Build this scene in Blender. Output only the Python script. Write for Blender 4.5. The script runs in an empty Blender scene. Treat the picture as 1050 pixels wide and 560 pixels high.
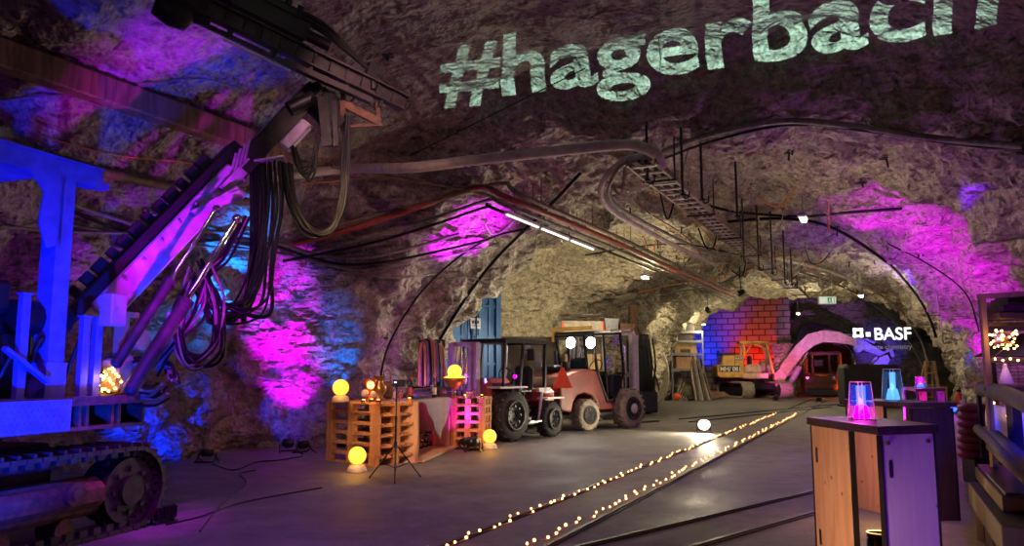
import bpy, math, random
from math import sin, cos, pi, radians as R
from mathutils import Vector as V, Matrix, noise
from mathutils.bvhtree import BVHTree
random.seed(7)
SC = bpy.context.scene
COL = SC.collection
CZ = 1.35
PITCH = math.atan(98/800)
AX = math.atan((911-525)/math.hypot(800, 98))
SA, CA = sin(AX), cos(AX)

# ---------------------------------------------------------------- camera
cd = bpy.data.cameras.new('camera'); cam = bpy.data.objects.new('camera', cd); COL.objects.link(cam)
cd.sensor_width = 36; cd.lens = 36*800/1050; cd.clip_start = .02; cd.clip_end = 300
cam.location = (0, 0, CZ); cam.rotation_euler = (pi/2 + PITCH, 0, 0)
SC.camera = cam
SC.view_settings.view_transform = 'Standard'; SC.view_settings.look = 'None'
SC.view_settings.exposure = 0; SC.view_settings.gamma = 1; SC.view_settings.use_curve_mapping = False
w = bpy.data.worlds.new('world'); SC.world = w; w.use_nodes = True
w.node_tree.nodes['Background'].inputs[0].default_value = (0, 0, 0, 1)
CAM = V((0, 0, CZ))

def ray(px, py):
    x = (px-525)/800; y = -(py-280)/800
    return V((x, cos(PITCH) - y*sin(PITCH), sin(PITCH) + y*cos(PITCH)))
def PD(px, py, D):
    d = ray(px, py); return CAM + d*(D/d.y)
def PZ(px, py, z=0.):
    d = ray(px, py); return CAM + d*((z-CZ)/d.z)
def W(u, v, z=0.):                     # tunnel frame: u along the tunnel, v across it
    return V((u*SA + v*CA, u*CA - v*SA, z))

# ---------------------------------------------------------------- materials
MATS = {}
def newmat(name):
    m = bpy.data.materials.new(name); m.use_nodes = True; MATS[name] = m
    return m, m.node_tree.nodes, m.node_tree.links, m.node_tree.nodes['Principled BSDF']
def mat(name, col, rough=.5, metal=0., var=.25, scale=8., bump=.1, emit=None, es=1., trans=0., ior=1.45, stretch=None, spec=.5, wear=None):
    m, n, l, b = newmat(name)
    b.inputs['Roughness'].default_value = rough; b.inputs['Metallic'].default_value = metal
    b.inputs['Specular IOR Level'].default_value = spec
    tc = n.new('ShaderNodeTexCoord'); mp = n.new('ShaderNodeMapping'); l.new(tc.outputs['Object'], mp.inputs[0])
    if stretch: mp.inputs['Scale'].default_value = stretch
    nz = n.new('ShaderNodeTexNoise'); nz.inputs['Scale'].default_value = scale; nz.inputs['Detail'].default_value = 6
    l.new(mp.outputs[0], nz.inputs['Vector'])
    cr = n.new('ShaderNodeValToRGB'); l.new(nz.outputs['Fac'], cr.inputs[0])
    a, c = cr.color_ramp.elements
    a.position, c.position = .3, .7
    dark = wear if wear else tuple(x*(1-var) for x in col)
    a.color = (*dark, 1); c.color = (*[min(1, x*(1+var*.4)) for x in col], 1)
    l.new(cr.outputs[0], b.inputs['Base Color'])
    if bump:
        bp = n.new('ShaderNodeBump'); bp.inputs['Strength'].default_value = bump; bp.inputs['Distance'].default_value = .02
        l.new(nz.outputs['Fac'], bp.inputs['Height']); l.new(bp.outputs[0], b.inputs['Normal'])
    if emit:
        b.inputs['Emission Color'].default_value = (*emit, 1); b.inputs['Emission Strength'].default_value = es
    if trans:
        b.inputs['Transmission Weight'].default_value = trans; b.inputs['IOR'].default_value = ior
    return m
def rock(name, c1, c2, scale=1., bump=1.):
    m, n, l, b = newmat(name)
    b.inputs['Roughness'].default_value = .62; b.inputs['Specular IOR Level'].default_value = .55
    tc = n.new('ShaderNodeTexCoord')
    mp = n.new('ShaderNodeMapping'); mp.inputs['Scale'].default_value = (scale,)*3; l.new(tc.outputs['Object'], mp.inputs[0])
    ms = n.new('ShaderNodeMapping'); ms.inputs['Scale'].default_value = (scale*.8, scale*.8, scale*2.2); ms.inputs['Rotation'].default_value = (.35, .25, AX); l.new(tc.outputs['Object'], ms.inputs[0])
    def nz(s, d=8, r=.6, src=mp, kind='FBM', dist=0.):
        t = n.new('ShaderNodeTexNoise'); t.noise_type = kind; t.inputs['Scale'].default_value = s; t.inputs['Detail'].default_value = d; t.inputs['Roughness'].default_value = r; t.inputs['Distortion'].default_value = dist
        l.new(src.outputs[0], t.inputs['Vector']); return t.outputs['Fac']
    def ramp(src, p0, p1, a, c):
        r = n.new('ShaderNodeValToRGB'); l.new(src, r.inputs[0]); e = r.color_ramp.elements; e[0].position, e[1].position = p0, p1; e[0].color = (*a, 1); e[1].color = (*c, 1); return r.outputs[0]
    def mul(a, c, f):
        x = n.new('ShaderNodeMix'); x.data_type = 'RGBA'; x.blend_type = 'MULTIPLY'; x.inputs[0].default_value = f; l.new(a, x.inputs[6]); l.new(c, x.inputs[7]); return x.outputs[2]
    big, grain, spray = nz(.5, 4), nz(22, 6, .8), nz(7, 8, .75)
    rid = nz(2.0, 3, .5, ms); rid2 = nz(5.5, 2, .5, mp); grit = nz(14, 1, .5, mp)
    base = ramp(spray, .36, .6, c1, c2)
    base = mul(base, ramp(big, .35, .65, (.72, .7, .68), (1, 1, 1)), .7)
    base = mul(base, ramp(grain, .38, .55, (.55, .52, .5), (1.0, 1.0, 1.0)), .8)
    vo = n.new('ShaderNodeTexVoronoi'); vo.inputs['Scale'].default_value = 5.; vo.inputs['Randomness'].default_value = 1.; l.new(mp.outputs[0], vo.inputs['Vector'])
    dark_spots = ramp(vo.outputs['Distance'], .08, .2, (.25, .22, .2), (1, 1, 1)); base = mul(base, dark_spots, .55)  # random dark spots in the colour only, no relief
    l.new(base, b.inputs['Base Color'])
    last = None
    for h, s, d in ((rid, 1., .30*bump), (rid2, 1., .13*bump), (grit, 1., .035*bump)):
        bp = n.new('ShaderNodeBump'); bp.inputs['Strength'].default_value = s; bp.inputs['Distance'].default_value = d
        l.new(h, bp.inputs['Height'])
        if last: l.new(last, bp.inputs['Normal'])
        last = bp.outputs[0]
    l.new(last, b.inputs['Normal'])
    return m
def wood(name, c, dark, scale=3., rough=.6, knots=True):
    m, n, l, b = newmat(name); b.inputs['Roughness'].default_value = rough
    tc = n.new('ShaderNodeTexCoord'); mp = n.new('ShaderNodeMapping'); mp.inputs['Scale'].default_value = (scale*3, scale*3, scale*.35)
    l.new(tc.outputs['Object'], mp.inputs[0])
    nz = n.new('ShaderNodeTexNoise'); nz.inputs['Scale'].default_value = 2.; nz.inputs['Detail'].default_value = 5; nz.inputs['Distortion'].default_value = 1.2
    l.new(mp.outputs[0], nz.inputs['Vector'])
    cr = n.new('ShaderNodeValToRGB'); l.new(nz.outputs['Fac'], cr.inputs[0]); e = cr.color_ramp.elements
    e[0].position, e[1].position = .35, .6; e[0].color = (*dark, 1); e[1].color = (*c, 1)
    out = cr.outputs[0]
    if knots:
        vo = n.new('ShaderNodeTexVoronoi'); vo.inputs['Scale'].default_value = 7.; l.new(tc.outputs['Object'], vo.inputs['Vector'])
        c2 = n.new('ShaderNodeValToRGB'); l.new(vo.outputs['Distance'], c2.inputs[0]); e = c2.color_ramp.elements
        e[0].position, e[1].position = .05, .12; e[0].color = (.12, .06, .03, 1); e[1].color = (1, 1, 1, 1)
        mm = n.new('ShaderNodeMix'); mm.data_type = 'RGBA'; mm.blend_type = 'MULTIPLY'; mm.inputs[0].default_value = .85
        l.new(out, mm.inputs[6]); l.new(c2.outputs[0], mm.inputs[7]); out = mm.outputs[2]
    l.new(out, b.inputs['Base Color'])
    bp = n.new('ShaderNodeBump'); bp.inputs['Strength'].default_value = .15; bp.inputs['Distance'].default_value = .01
    l.new(nz.outputs['Fac'], bp.inputs['Height']); l.new(bp.outputs[0], b.inputs['Normal'])
    return m
def glow(name, col, s=1.):
    m, n, l, b = newmat(name); b.inputs['Base Color'].default_value = (*[min(1, c) for c in col], 1); b.inputs['Roughness'].default_value = .4
    b.inputs['Emission Color'].default_value = (*col, 1); b.inputs['Emission Strength'].default_value = s
    return m
def glass(name, col=(1, 1, 1), rough=.02, alpha=.0):
    m, n, l, b = newmat(name); b.inputs['Base Color'].default_value = (*col, 1); b.inputs['Roughness'].default_value = rough
    b.inputs['Transmission Weight'].default_value = 1.; b.inputs['IOR'].default_value = 1.45
    return m

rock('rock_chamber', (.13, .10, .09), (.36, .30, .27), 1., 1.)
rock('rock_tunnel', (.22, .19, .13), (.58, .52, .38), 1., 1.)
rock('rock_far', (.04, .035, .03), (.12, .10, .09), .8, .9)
mat('steel_black', (.012, .012, .014), .45, .3, .4, 12, .2)
mat('steel_dark', (.05, .045, .045), .5, .6, .5, 10, .3)
mat('steel_grey', (.25, .26, .28), .45, .6, .35, 14, .15)
mat('steel_pale', (.62, .62, .64), .45, .2, .2, 10, .1)
mat('chrome', (.9, .9, .92), .12, 1., .05, 6, 0)
mat('rust', (.16, .075, .04), .8, .2, .6, 14, .4, wear=(.05, .03, .025))
mat('rig_blue_lit', (.10, .12, .42), .5, .2, .35, 9, .15)  # blue LED light put into the colour of the pale steel
mat('purple_lit_paint', (.42, .3, .46), .5, .1, .35, 9, .2)  # purple light worked into the paint colour
mat('rubber', (.012, .012, .013), .5, 0, .3, 20, .1)
mat('hose_black', (.005, .005, .006), .5, 0, .2, 20, .05, spec=.25)
mat('hose_grey', (.18, .16, .14), .6, 0, .4, 14, .1)
mat('pipe_pale', (.5, .45, .36), .55, .1, .35, 7, .2)
mat('pipe_red', (.32, .05, .035), .55, .1, .45, 9, .2)
mat('pipe_brown', (.2, .14, .09), .6, .3, .45, 8, .2)
mat('cable_orange', (.55, .2, .05), .5, 0, .2, 10, 0)
mat('red_paint', (.42, .06, .045), .38, .1, .35, 5, .1)
mat('red_faded', (.19, .035, .025), .5, .05, .35, 4, .12)
mat('white_paint', (.62, .6, .56), .5, .05, .3, 9, .1)
mat('blue_paint', (.035, .16, .36), .5, .1, .35, 3, .1)
mat('yellow_paint', (.60, .32, .06), .45, .05, .35, 5, .12)
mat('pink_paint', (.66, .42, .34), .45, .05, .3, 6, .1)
mat('olive', (.2, .19, .1), .7, 0, .3, 4, .1)
mat('tan', (.4, .25, .13), .7, 0, .4, 8, .2)
mat('plastic_black', (.01, .01, .011), .3, 0, .2, 10, 0)
mat('grey_box', (.3, .29, .29), .6, .1, .2, 8, .05)
mat('cloth_grey', (.33, .29, .33), .85, 0, .2, 18, .1)
mat('cloth_pale', (.55, .57, .68), .8, 0, .2, 12, .2)
mat('black_cover', (.022, .022, .024), .85, 0, .25, 3, .1)
mat('brass', (.5, .27, .09), .32, .9, .35, 12, .1)
mat('copper', (.62, .2, .08), .3, .8, .3, 12, .1)
mat('leather', (.2, .09, .04), .6, 0, .4, 15, .2)
mat('ceramic', (.55, .45, .4), .5, 0, .15, 10, .05)
mat('cardboard', (.42, .29, .15), .8, 0, .25, 5, .1)
mat('tire_dusty', (.30, .26, .20), .85, 0, .45, 12, .3)
mat('tire_dark', (.03, .028, .026), .75, 0, .4, 12, .3)
mat('ext_red', (.5, .02, .015), .3, 0, .1, 8, 0)
mat('orange_red', (.9, .1, .03), .5, 0, .1, 8, 0, emit=(1, .12, .03), es=.03)  # faint emission stands for reflected light, these parts are no lamps
mat('skin', (.5, .27, .18), .6, 0, .1, 8, 0)
mat('orange_cloth', (.7, .2, .04), .8, 0, .3, 12, .1)
mat('wine', (.012, .02, .012), .1, 0, .1, 5, 0)
mat('label_red', (.55, .04, .03), .5, 0, .1, 5, 0)
mat('statue', (.6, .5, .5), .6, 0, .15, 14, .2)
mat('loco_red', (.14, .04, .025), .6, .2, .4, 6, .2)
wood('pallet_wood', (.62, .32, .11), (.38, .17, .055), 2., .7, False)
wood('pine', (.62, .36, .2), (.5, .27, .13), 2.)
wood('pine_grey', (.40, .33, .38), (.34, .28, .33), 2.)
wood('dark_wood', (.05, .028, .02), (.022, .013, .01), 2., .5, False)
wood('timber_dark', (.05, .034, .027), (.02, .013, .01), 1.5, .7, False)
wood('beam_wood', (.22, .13, .07), (.09, .05, .03), 1.5, .7, False)
glow('globe_yellow', (4., .9, .07), 1.)
glow('bulb_warm', (1., .38, .14), 7.)
glow('bulb_gold', (1., .5, .12), 20.)
glow('tube_white', (1., .97, .9), 1.6)
glow('lamp_white', (1., .93, .78), 40.)
glow('lamp_halogen', (1., .86, .6), 60.)
glow('sign_white', (.95, 1., 1.), 1.15)
glow('sign_dim', (.16, .15, .15), 1.)
glow('exit_face', (.5, .62, .5), .9)
glow('exit_green', (.0, .12, .05), .6)
glow('screen_white', (.5, .7, 1.), 3.)
glow('led_magenta', (1., .0, .8), 6.)
glow('led_purple', (.35, .02, 1.), 4.)
glow('led_blue', (.02, .06, 1.), 6.)
glow('led_cyan', (.1, .4, 1.), 1.4)
glow('led_red', (1., .02, .0), 5.)
glow('flame', (1., .32, .04), 14.)
glass('glass'); glass('glass_amber', (1., .82, .6)); glass('glass_violet', (.85, .75, 1.), .05)
def M(n): return MATS[n]

# ---------------------------------------------------------------- mesh builder
def zmat(d, up=(0, 0, 1)):
    z = V(d).normalized(); u = V(up)
    if abs(z.dot(u.normalized())) > .98: u = V((0, 1, 0))
    x = u.cross(z).normalized(); y = z.cross(x)
    return Matrix((x, y, z)).transposed()
class MB:
    def __init__(s): s.v = []; s.f = []; s.m = []; s.mi = 0; s.T = Matrix.Identity(4); s.sm = []
    def add(s, vs, fs, smooth=False):
        k = len(s.v); s.v += [tuple(s.T @ V(p)) for p in vs]
        s.f += [tuple(i+k for i in f) for f in fs]; s.m += [s.mi]*len(fs); s.sm += [smooth]*len(fs)
        return s
    def box(s, c, d, rot=None, bev=0., taper=1.):
        x, y, z = d[0]/2, d[1]/2, d[2]/2
        if bev <= 0:
            vs = [(i*x*(taper if k > 0 else 1), j*y*(taper if k > 0 else 1), k*z) for k in (-1, 1) for j in (-1, 1) for i in (-1, 1)]
            fs = [(0, 2, 3, 1), (4, 5, 7, 6), (0, 1, 5, 4), (2, 6, 7, 3), (0, 4, 6, 2), (1, 3, 7, 5)]
        else:
            b = min(bev, x*.99, y*.99, z*.99); vs = []; fs = []
            prof = [(x-b, y), (x, y-b)]
            ring = [(x-b, -y), (x, -y+b), (x, y-b), (x-b, y), (-x+b, y), (-x, y-b), (-x, -y+b), (-x+b, -y)]
            inner = [(i-b*(1 if i > 0 else -1) if abs(abs(i)-x) < 1e-9 else i, j-b*(1 if j > 0 else -1) if abs(abs(j)-y) < 1e-9 else j) for i, j in ring]
            for (rg, zz) in ((inner, -z), (ring, -z+b), (ring, z-b), (inner, z)): vs += [(p[0], p[1], zz) for p in rg]
            for a in range(3):
                for i in range(8): fs.append((a*8+i, a*8+(i+1) % 8, a*8+8+(i+1) % 8, a*8+8+i))
            fs += [tuple(range(7, -1, -1)), tuple(range(24, 32))]
        m = rot.to_3x3() if rot is not None else Matrix.Identity(3)
        return s.add([m @ V(p) + V(c) for p in vs], fs)
    def beam(s, a, b, w, h, up=(0, 0, 1), bev=0.):
        a, b = V(a), V(b); return s.box((a+b)/2, (w, h, (b-a).length), zmat(b-a, up), bev)
    def cyl(s, a, b, r, r2=None, n=12, caps=True):
        a, b = V(a), V(b); m = zmat(b-a); r2 = r if r2 is None else r2
        vs = [a + m @ V((r*cos(t), r*sin(t), 0)) for t in (2*pi*i/n for i in range(n))] + [b + m @ V((r2*cos(t), r2*sin(t), 0)) for t in (2*pi*i/n for i in range(n))]
        s.add(vs, [(i, (i+1) % n, n+(i+1) % n, n+i) for i in range(n)], True)
        if caps: s.add(vs, [tuple(range(n-1, -1, -1)), tuple(range(n, 2*n))])
        return s
    def sph(s, c, r, n=14, k=9, sc=(1, 1, 1)):
        vs = [(0, 0, -r)]; c = V(c)
        for j in range(1, k):
            p = -pi/2 + pi*j/k
            vs += [(r*cos(p)*cos(2*pi*i/n), r*cos(p)*sin(2*pi*i/n), r*sin(p)) for i in range(n)]
        vs.append((0, 0, r)); fs = [(0, 1+(i+1) % n, 1+i) for i in range(n)]
        for j in range(k-2):
            for i in range(n): fs.append((1+j*n+i, 1+j*n+(i+1) % n, 1+(j+1)*n+(i+1) % n, 1+(j+1)*n+i))
        L = len(vs)-1; fs += [(1+(k-2)*n+i, 1+(k-2)*n+(i+1) % n, L) for i in range(n)]
        return s.add([c + V((p[0]*sc[0], p[1]*sc[1], p[2]*sc[2])) for p in vs], fs, True)
    def lathe(s, prof, c=(0, 0, 0), n=20, axis=None, cap=True, smooth=True):
        c = V(c); m = zmat(axis) if axis is not None else Matrix.Identity(3)
        vs = [c + m @ V((r*cos(2*pi*i/n), r*sin(2*pi*i/n), z)) for r, z in prof for i in range(n)]
        k = len(prof); s.add(vs, [(j*n+i, j*n+(i+1) % n, (j+1)*n+(i+1) % n, (j+1)*n+i) for j in range(k-1) for i in range(n)], smooth)
        if cap: s.add(vs, [tuple(range(n-1, -1, -1)), tuple(range((k-1)*n, k*n))])
        return s
    def prism(s, poly, t, o=(0, 0, 0), m=None):   # poly in local x,z; thickness t along local y, centred
        m = m.to_3x3() if m is not None else Matrix.Identity(3); o = V(o); n = len(poly)
        vs = [o + m @ V((p[0], yy, p[1])) for yy in (-t/2, t/2) for p in poly]
        return s.add(vs, [tuple(range(n)), tuple(range(2*n-1, n-1, -1))] + [(i, i+n, (i+1) % n+n, (i+1) % n) for i in range(n)])
    def tube(s, pts, r, n=6, closed=False, taper=None):
        pts = [V(p) for p in pts]; k = len(pts); vs = []; prev = None
        for i, p in enumerate(pts):
            d = (pts[min(i+1, k-1)] - pts[max(i-1, 0)]) if not closed else (pts[(i+1) % k]-pts[i-1])
            if d.length < 1e-6: d = V((0, 0, 1))
            d.normalize()
            x = (prev - d*prev.dot(d)) if prev is not None else d.orthogonal()
            if x.length < 1e-6: x = d.orthogonal()
            x.normalize(); prev = x; y = d.cross(x); rr = r if taper is None else r*(1+(taper-1)*i/(k-1))
            vs += [p + x*rr*cos(2*pi*j/n) + y*rr*sin(2*pi*j/n) for j in range(n)]
        q = k if closed else k-1
        s.add(vs, [(i*n+j, i*n+(j+1) % n, ((i+1) % k)*n+(j+1) % n, ((i+1) % k)*n+j) for i in range(q) for j in range(n)], True)
        if not closed: s.add(vs, [tuple(range(n-1, -1, -1)), tuple(range((k-1)*n, k*n))])
        return s
    def build(s, name, mats, parent=None, world=False):
        me = bpy.data.meshes.new(name)
        vs = s.v
        if world and parent is not None:
            inv = WM[parent.name].inverted(); vs = [tuple(inv @ V(p)) for p in vs]
        me.from_pydata(vs, [], s.f); me.update()
        if isinstance(mats, str): mats = [mats]
        for m in mats: me.materials.append(M(m))
        me.polygons.foreach_set('material_index', s.m); me.polygons.foreach_set('use_smooth', s.sm); me.update()
        o = bpy.data.objects.new(name, me); COL.objects.link(o)
        if parent is not None:
            o.parent = parent
            if parent.name in WM: WM[o.name] = WM[parent.name]
        return o
WM = {}
def tag(o, label=None, cat=None, group=None, kind=None):
    for k, x in (('label', label), ('category', cat), ('group', group), ('kind', kind)):
        if x: o[k] = x
    return o
def thing(name, label, cat, loc=(0, 0, 0), rz=0., group=None):
    o = bpy.data.objects.new(name, None); COL.objects.link(o); o.location = loc; o.rotation_euler = (0, 0, rz); o.empty_display_size = .1
    WM[o.name] = Matrix.Translation(V(loc)) @ Matrix.Rotation(rz, 4, 'Z')
    return tag(o, label, cat, group)
def grounded(name, mb, mats, label, cat, group=None):      # one-mesh thing: origin put at the mesh's base
    xs = [p[0] for p in mb.v]; ys = [p[1] for p in mb.v]; zs = [p[2] for p in mb.v]
    c = V(((min(xs)+max(xs))/2, (min(ys)+max(ys))/2, min(zs)))
    mb.v = [tuple(V(p)-c) for p in mb.v]; o = mb.build(name, mats); o.location = c
    return tag(o, label, cat, group)
def copy_tree(o, parent=None):
    c = o.copy(); COL.objects.link(c)
    if parent is not None: c.parent = parent
    for ch in list(o.children): copy_tree(ch, c)
    return c
def spline(pts, k=8):
    pts = [V(p) for p in pts]
    if len(pts) < 3: return [pts[0].lerp(pts[1], i/k) for i in range(k+1)]
    out = []; P = [pts[0]*2-pts[1]] + pts + [pts[-1]*2-pts[-2]]
    for i in range(1, len(P)-2):
        a, b, c, d = P[i-1:i+3]
        for j in range(k):
            t = j/k; out.append(.5*((2*b) + (c-a)*t + (2*a-5*b+4*c-d)*t*t + (3*b-a-3*c+d)*t*t*t))
    out.append(pts[-1]); return out
def text_mesh(body, size, mat_name, name, parent, loc, rot, offset=0., extrude=.01, align='LEFT'):
    cu = bpy.data.curves.new(name, 'FONT'); cu.body = body; cu.size = size; cu.offset = offset; cu.extrude = extrude; cu.align_x = align
    t = bpy.data.objects.new('tmp', cu); COL.objects.link(t); bpy.context.view_layer.update()
    me = bpy.data.meshes.new_from_object(t.evaluated_get(bpy.context.evaluated_depsgraph_get())); COL.objects.unlink(t); bpy.data.objects.remove(t)
    me.materials.clear(); me.materials.append(M(mat_name)); o = bpy.data.objects.new(name, me); COL.objects.link(o)
    o.location = loc; o.rotation_euler = rot
    if parent is not None: o.parent = parent
    return o
# ---------------------------------------------------------------- the cavern
def sm(a, b, x):
    t = max(0., min(1., (x-a)/(b-a))); return t*t*(3-2*t)
def prof(u, zz=2.):
    k = sm(10.2, 11.3, u); L = -9.7 + 1.3*k; Rr = 4.6 - 1.7*k; H = 5.75 - 1.0*k
    n1 = sm(13.6+.5*zz, 14.1+.5*zz, u)*(1-sm(20.6, 21.6, u)); L -= 3.0*n1
    k = sm(19.2, 19.8, u); Rr -= 1.0*k; H -= .12*k
    k = sm(30., 30.6, u); Rr += .35*k; H -= .25*k
    k = sm(35.6, 36.2, u); L -= 4.5*k; Rr += 4.*k; H += 1.9*k
    return L, Rr, H
def ridged(p, sc):
    return noise.ridged_multi_fractal(p*sc, .9, 2.1, 5, 1., 2.)
NT = 460
def shell_pt(u, t):
    L, Rr, H = prof(u, max(0, 4.4*abs(sin(pi*t))**.8)); c = (L+Rr)/2 if u < 35.9 else -3.4
    th = -.07 + (pi+.14)*t; cx, sx = -cos(th), sin(th)
    n = 2/2.5
    wv = (Rr-c) if cx > 0 else (c-L)
    v = c + wv*math.copysign(abs(cx)**n, cx); z = H*math.copysign(abs(sx)**n, sx) if sx > 0 else 4*sx
    p = W(u, v, z); N = W(0, cx, 0) + V((0, 0, max(0, sx))); N.normalize()
    q = p*.9
    wv_ = V((noise.noise(p*.7), noise.noise(p*.7+V((7, 1, 3))), noise.noise(p*.7+V((2, 9, 4)))))*.5
    q = V((p.x, p.y, p.z*1.5)) + wv_
    d = .38*noise.fractal(p*.33, 1., 2., 2) + .16*(ridged(p + V((9, 3, 1)), .42)-1.0)
    v1 = noise.voronoi(q*.75)[0]; v2 = noise.voronoi(q*1.9+V((4, 4, 4)))[0]
    d += .34*(min(.55, v1[1]-v1[0])-.25)*-1 + .30*(v1[0]-.4)
    d += -.13*(min(.4, v2[1]-v2[0])-.2) + .10*(v2[0]-.4)
    d += .10*abs(noise.noise(q*2.6)) + .05*abs(noise.noise(q*5.5)) + .025*noise.noise(p*11.)
    if u < 10.8: d *= 1 - .74*sm(2.6, 4.2, z)*sm(10.8, 10.0, u)*sm(4.5, 6, u)
    return p + N*(d+.05)
us = []
u = -6.
while u < 42.9:
    us.append(u); u += .25 if u < 3 else (.05 if u < 18 else (.065 if u < 24 else .11))
rows = [[shell_pt(u, j/NT) for j in range(NT+1)] for u in us]
allv = [p for r in rows for p in r]
allf = [(i*(NT+1)+j, i*(NT+1)+j+1, (i+1)*(NT+1)+j+1, (i+1)*(NT+1)+j) for i in range(len(us)-1) for j in range(NT)]
BVH = BVHTree.FromPolygons(allv, allf)
def strip(name, j0, j1, label):
    mb = MB(); wd = j1-j0+1
    vs = [rows[i][j] for i in range(len(us)) for j in range(j0, j1+1)]
    mb.v = [tuple(p) for p in vs]
    for i in range(len(us)-1):
        for j in range(wd-1):
            mb.f.append((i*wd+j, (i+1)*wd+j, (i+1)*wd+j+1, i*wd+j+1)); mb.sm.append(False if False else True)
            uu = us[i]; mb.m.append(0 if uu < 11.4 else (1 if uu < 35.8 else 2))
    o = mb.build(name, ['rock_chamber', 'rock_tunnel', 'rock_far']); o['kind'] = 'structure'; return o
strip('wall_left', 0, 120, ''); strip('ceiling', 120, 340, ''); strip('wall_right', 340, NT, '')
def hit(px, py, off=0.):
    d = ray(px, py).normalized(); h = BVH.ray_cast(CAM, d, 80.)
    if h[0] is None: return PZ(px, py, 0) if py > 380 else CAM + d*40
    return h[0] - d*off

def concrete():
    m, n, l, b = newmat('concrete'); tc = n.new('ShaderNodeTexCoord')
    def nz(s, d=8, r=.6):
        t = n.new('ShaderNodeTexNoise'); t.inputs['Scale'].default_value = s; t.inputs['Detail'].default_value = d; t.inputs['Roughness'].default_value = r
        l.new(tc.outputs['Object'], t.inputs['Vector']); return t.outputs['Fac']
    a, c, f = nz(.45, 6, .65), nz(2.2, 10, .75), nz(30, 4, .6)
    cr = n.new('ShaderNodeValToRGB'); l.new(c, cr.inputs[0]); e = cr.color_ramp.elements
    e[0].position, e[1].position = .3, .7; e[0].color = (.13, .12, .115, 1); e[1].color = (.30, .28, .265, 1)
    c2 = n.new('ShaderNodeValToRGB'); l.new(a, c2.inputs[0]); e = c2.color_ramp.elements
    e[0].position, e[1].position = .4, .6; e[0].color = (.6, .58, .56, 1); e[1].color = (1, 1, 1, 1)
    mm = n.new('ShaderNodeMix'); mm.data_type = 'RGBA'; mm.blend_type = 'MULTIPLY'; mm.inputs[0].default_value = 1
    l.new(cr.outputs[0], mm.inputs[6]); l.new(c2.outputs[0], mm.inputs[7]); l.new(mm.outputs[2], b.inputs['Base Color'])
    rr = n.new('ShaderNodeMapRange'); rr.inputs[1].default_value = .35; rr.inputs[2].default_value = .65; rr.inputs[3].default_value = .5; rr.inputs[4].default_value = .85; b.inputs['Specular IOR Level'].default_value = .4
    l.new(a, rr.inputs[0]); l.new(rr.outputs[0], b.inputs['Roughness'])
    b1 = n.new('ShaderNodeBump'); b1.inputs['Strength'].default_value = .5; b1.inputs['Distance'].default_value = .05; l.new(c, b1.inputs['Height'])
    b2 = n.new('ShaderNodeBump'); b2.inputs['Strength'].default_value = .35; b2.inputs['Distance'].default_value = .01; l.new(f, b2.inputs['Height'])
    l.new(b1.outputs[0], b2.inputs['Normal']); l.new(b2.outputs[0], b.inputs['Normal'])
concrete()
mb = MB(); nu, nv = 60, 30
vs = [W(-7+i*1.05, -15+j*.85, -.0) for i in range(nu+1) for j in range(nv+1)]
mb.add(vs, [(i*(nv+1)+j, i*(nv+1)+j+1, (i+1)*(nv+1)+j+1, (i+1)*(nv+1)+j) for i in range(nu) for j in range(nv)])
fl = mb.build('floor', 'concrete'); fl['kind'] = 'structure'

# far wall with the mouth of the train passage, brick lining on one side
def brick():
    m, n, l, b = newmat('brickwork'); tc = n.new('ShaderNodeTexCoord'); bt = n.new('ShaderNodeTexBrick'); mp = n.new('ShaderNodeMapping'); mp.inputs['Rotation'].default_value = (pi/2, 0, 0); l.new(tc.outputs['Object'], mp.inputs[0]); l.new(mp.outputs[0], bt.inputs['Vector'])
    bt.inputs['Scale'].default_value = 1.; bt.inputs['Brick Width'].default_value = .6; bt.inputs['Row Height'].default_value = .3; bt.inputs['Mortar Size'].default_value = .03
    bt.inputs['Color1'].default_value = (.28, .22, .2, 1); bt.inputs['Color2'].default_value = (.2, .16, .14, 1); bt.inputs['Mortar'].default_value = (.06, .05, .05, 1)
    l.new(bt.outputs['Color'], b.inputs['Base Color']); b.inputs['Roughness'].default_value = .85
    bp = n.new('ShaderNodeBump'); bp.inputs['Distance'].default_value = .05; bp.invert = True; l.new(bt.outputs['Fac'], bp.inputs['Height']); l.new(bp.outputs[0], b.inputs['Normal'])
brick()
def rockgrid(name, fn, na, nb, matn, hole=None):
    mb = MB(); vs = [fn(i/na, j/nb) for i in range(na+1) for j in range(nb+1)]; fs = []
    for i in range(na):
        for j in range(nb):
            if hole and hole((i+.5)/na, (j+.5)/nb): continue
            fs.append((i*(nb+1)+j, i*(nb+1)+j+1, (i+1)*(nb+1)+j+1, (i+1)*(nb+1)+j))
    mb.add(vs, fs, True); o = mb.build(name, matn); o['kind'] = 'structure'; return o
UE = 41.5
def fw(a, b):
    v = -16+26*a; z = -.2+8.4*b; p = W(UE, v, z); d = .5*noise.fractal(p*.4, 1, 2, 4)+.15*noise.fractal(p*1.7, 1, 2, 4)
    return p + W(d, 0, 0)
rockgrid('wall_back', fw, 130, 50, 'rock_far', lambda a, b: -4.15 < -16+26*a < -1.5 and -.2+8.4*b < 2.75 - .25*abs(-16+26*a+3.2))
def pw(a, b):      # passage lining
    u = UE - .6 + 11*a; th = pi*b; v = -3.2 + 1.6*math.copysign(abs(cos(th))**.6, -cos(th)); z = 2.9*abs(sin(th))**.6-.05
    p = W(u, v+.25, z); return p + V((0, 0, 1))*.18*noise.fractal(p*1.2, 1, 2, 4) + W(0, .2*noise.fractal(p*1.3, 1, 2, 4), 0)
rockgrid('wall_passage', pw, 50, 50, 'rock_tunnel')
rockgrid('wall_passage_end', lambda a, b: W(UE+10.3, -5.6+5*a, -.1+3.6*b), 4, 4, 'rock_far')
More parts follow.
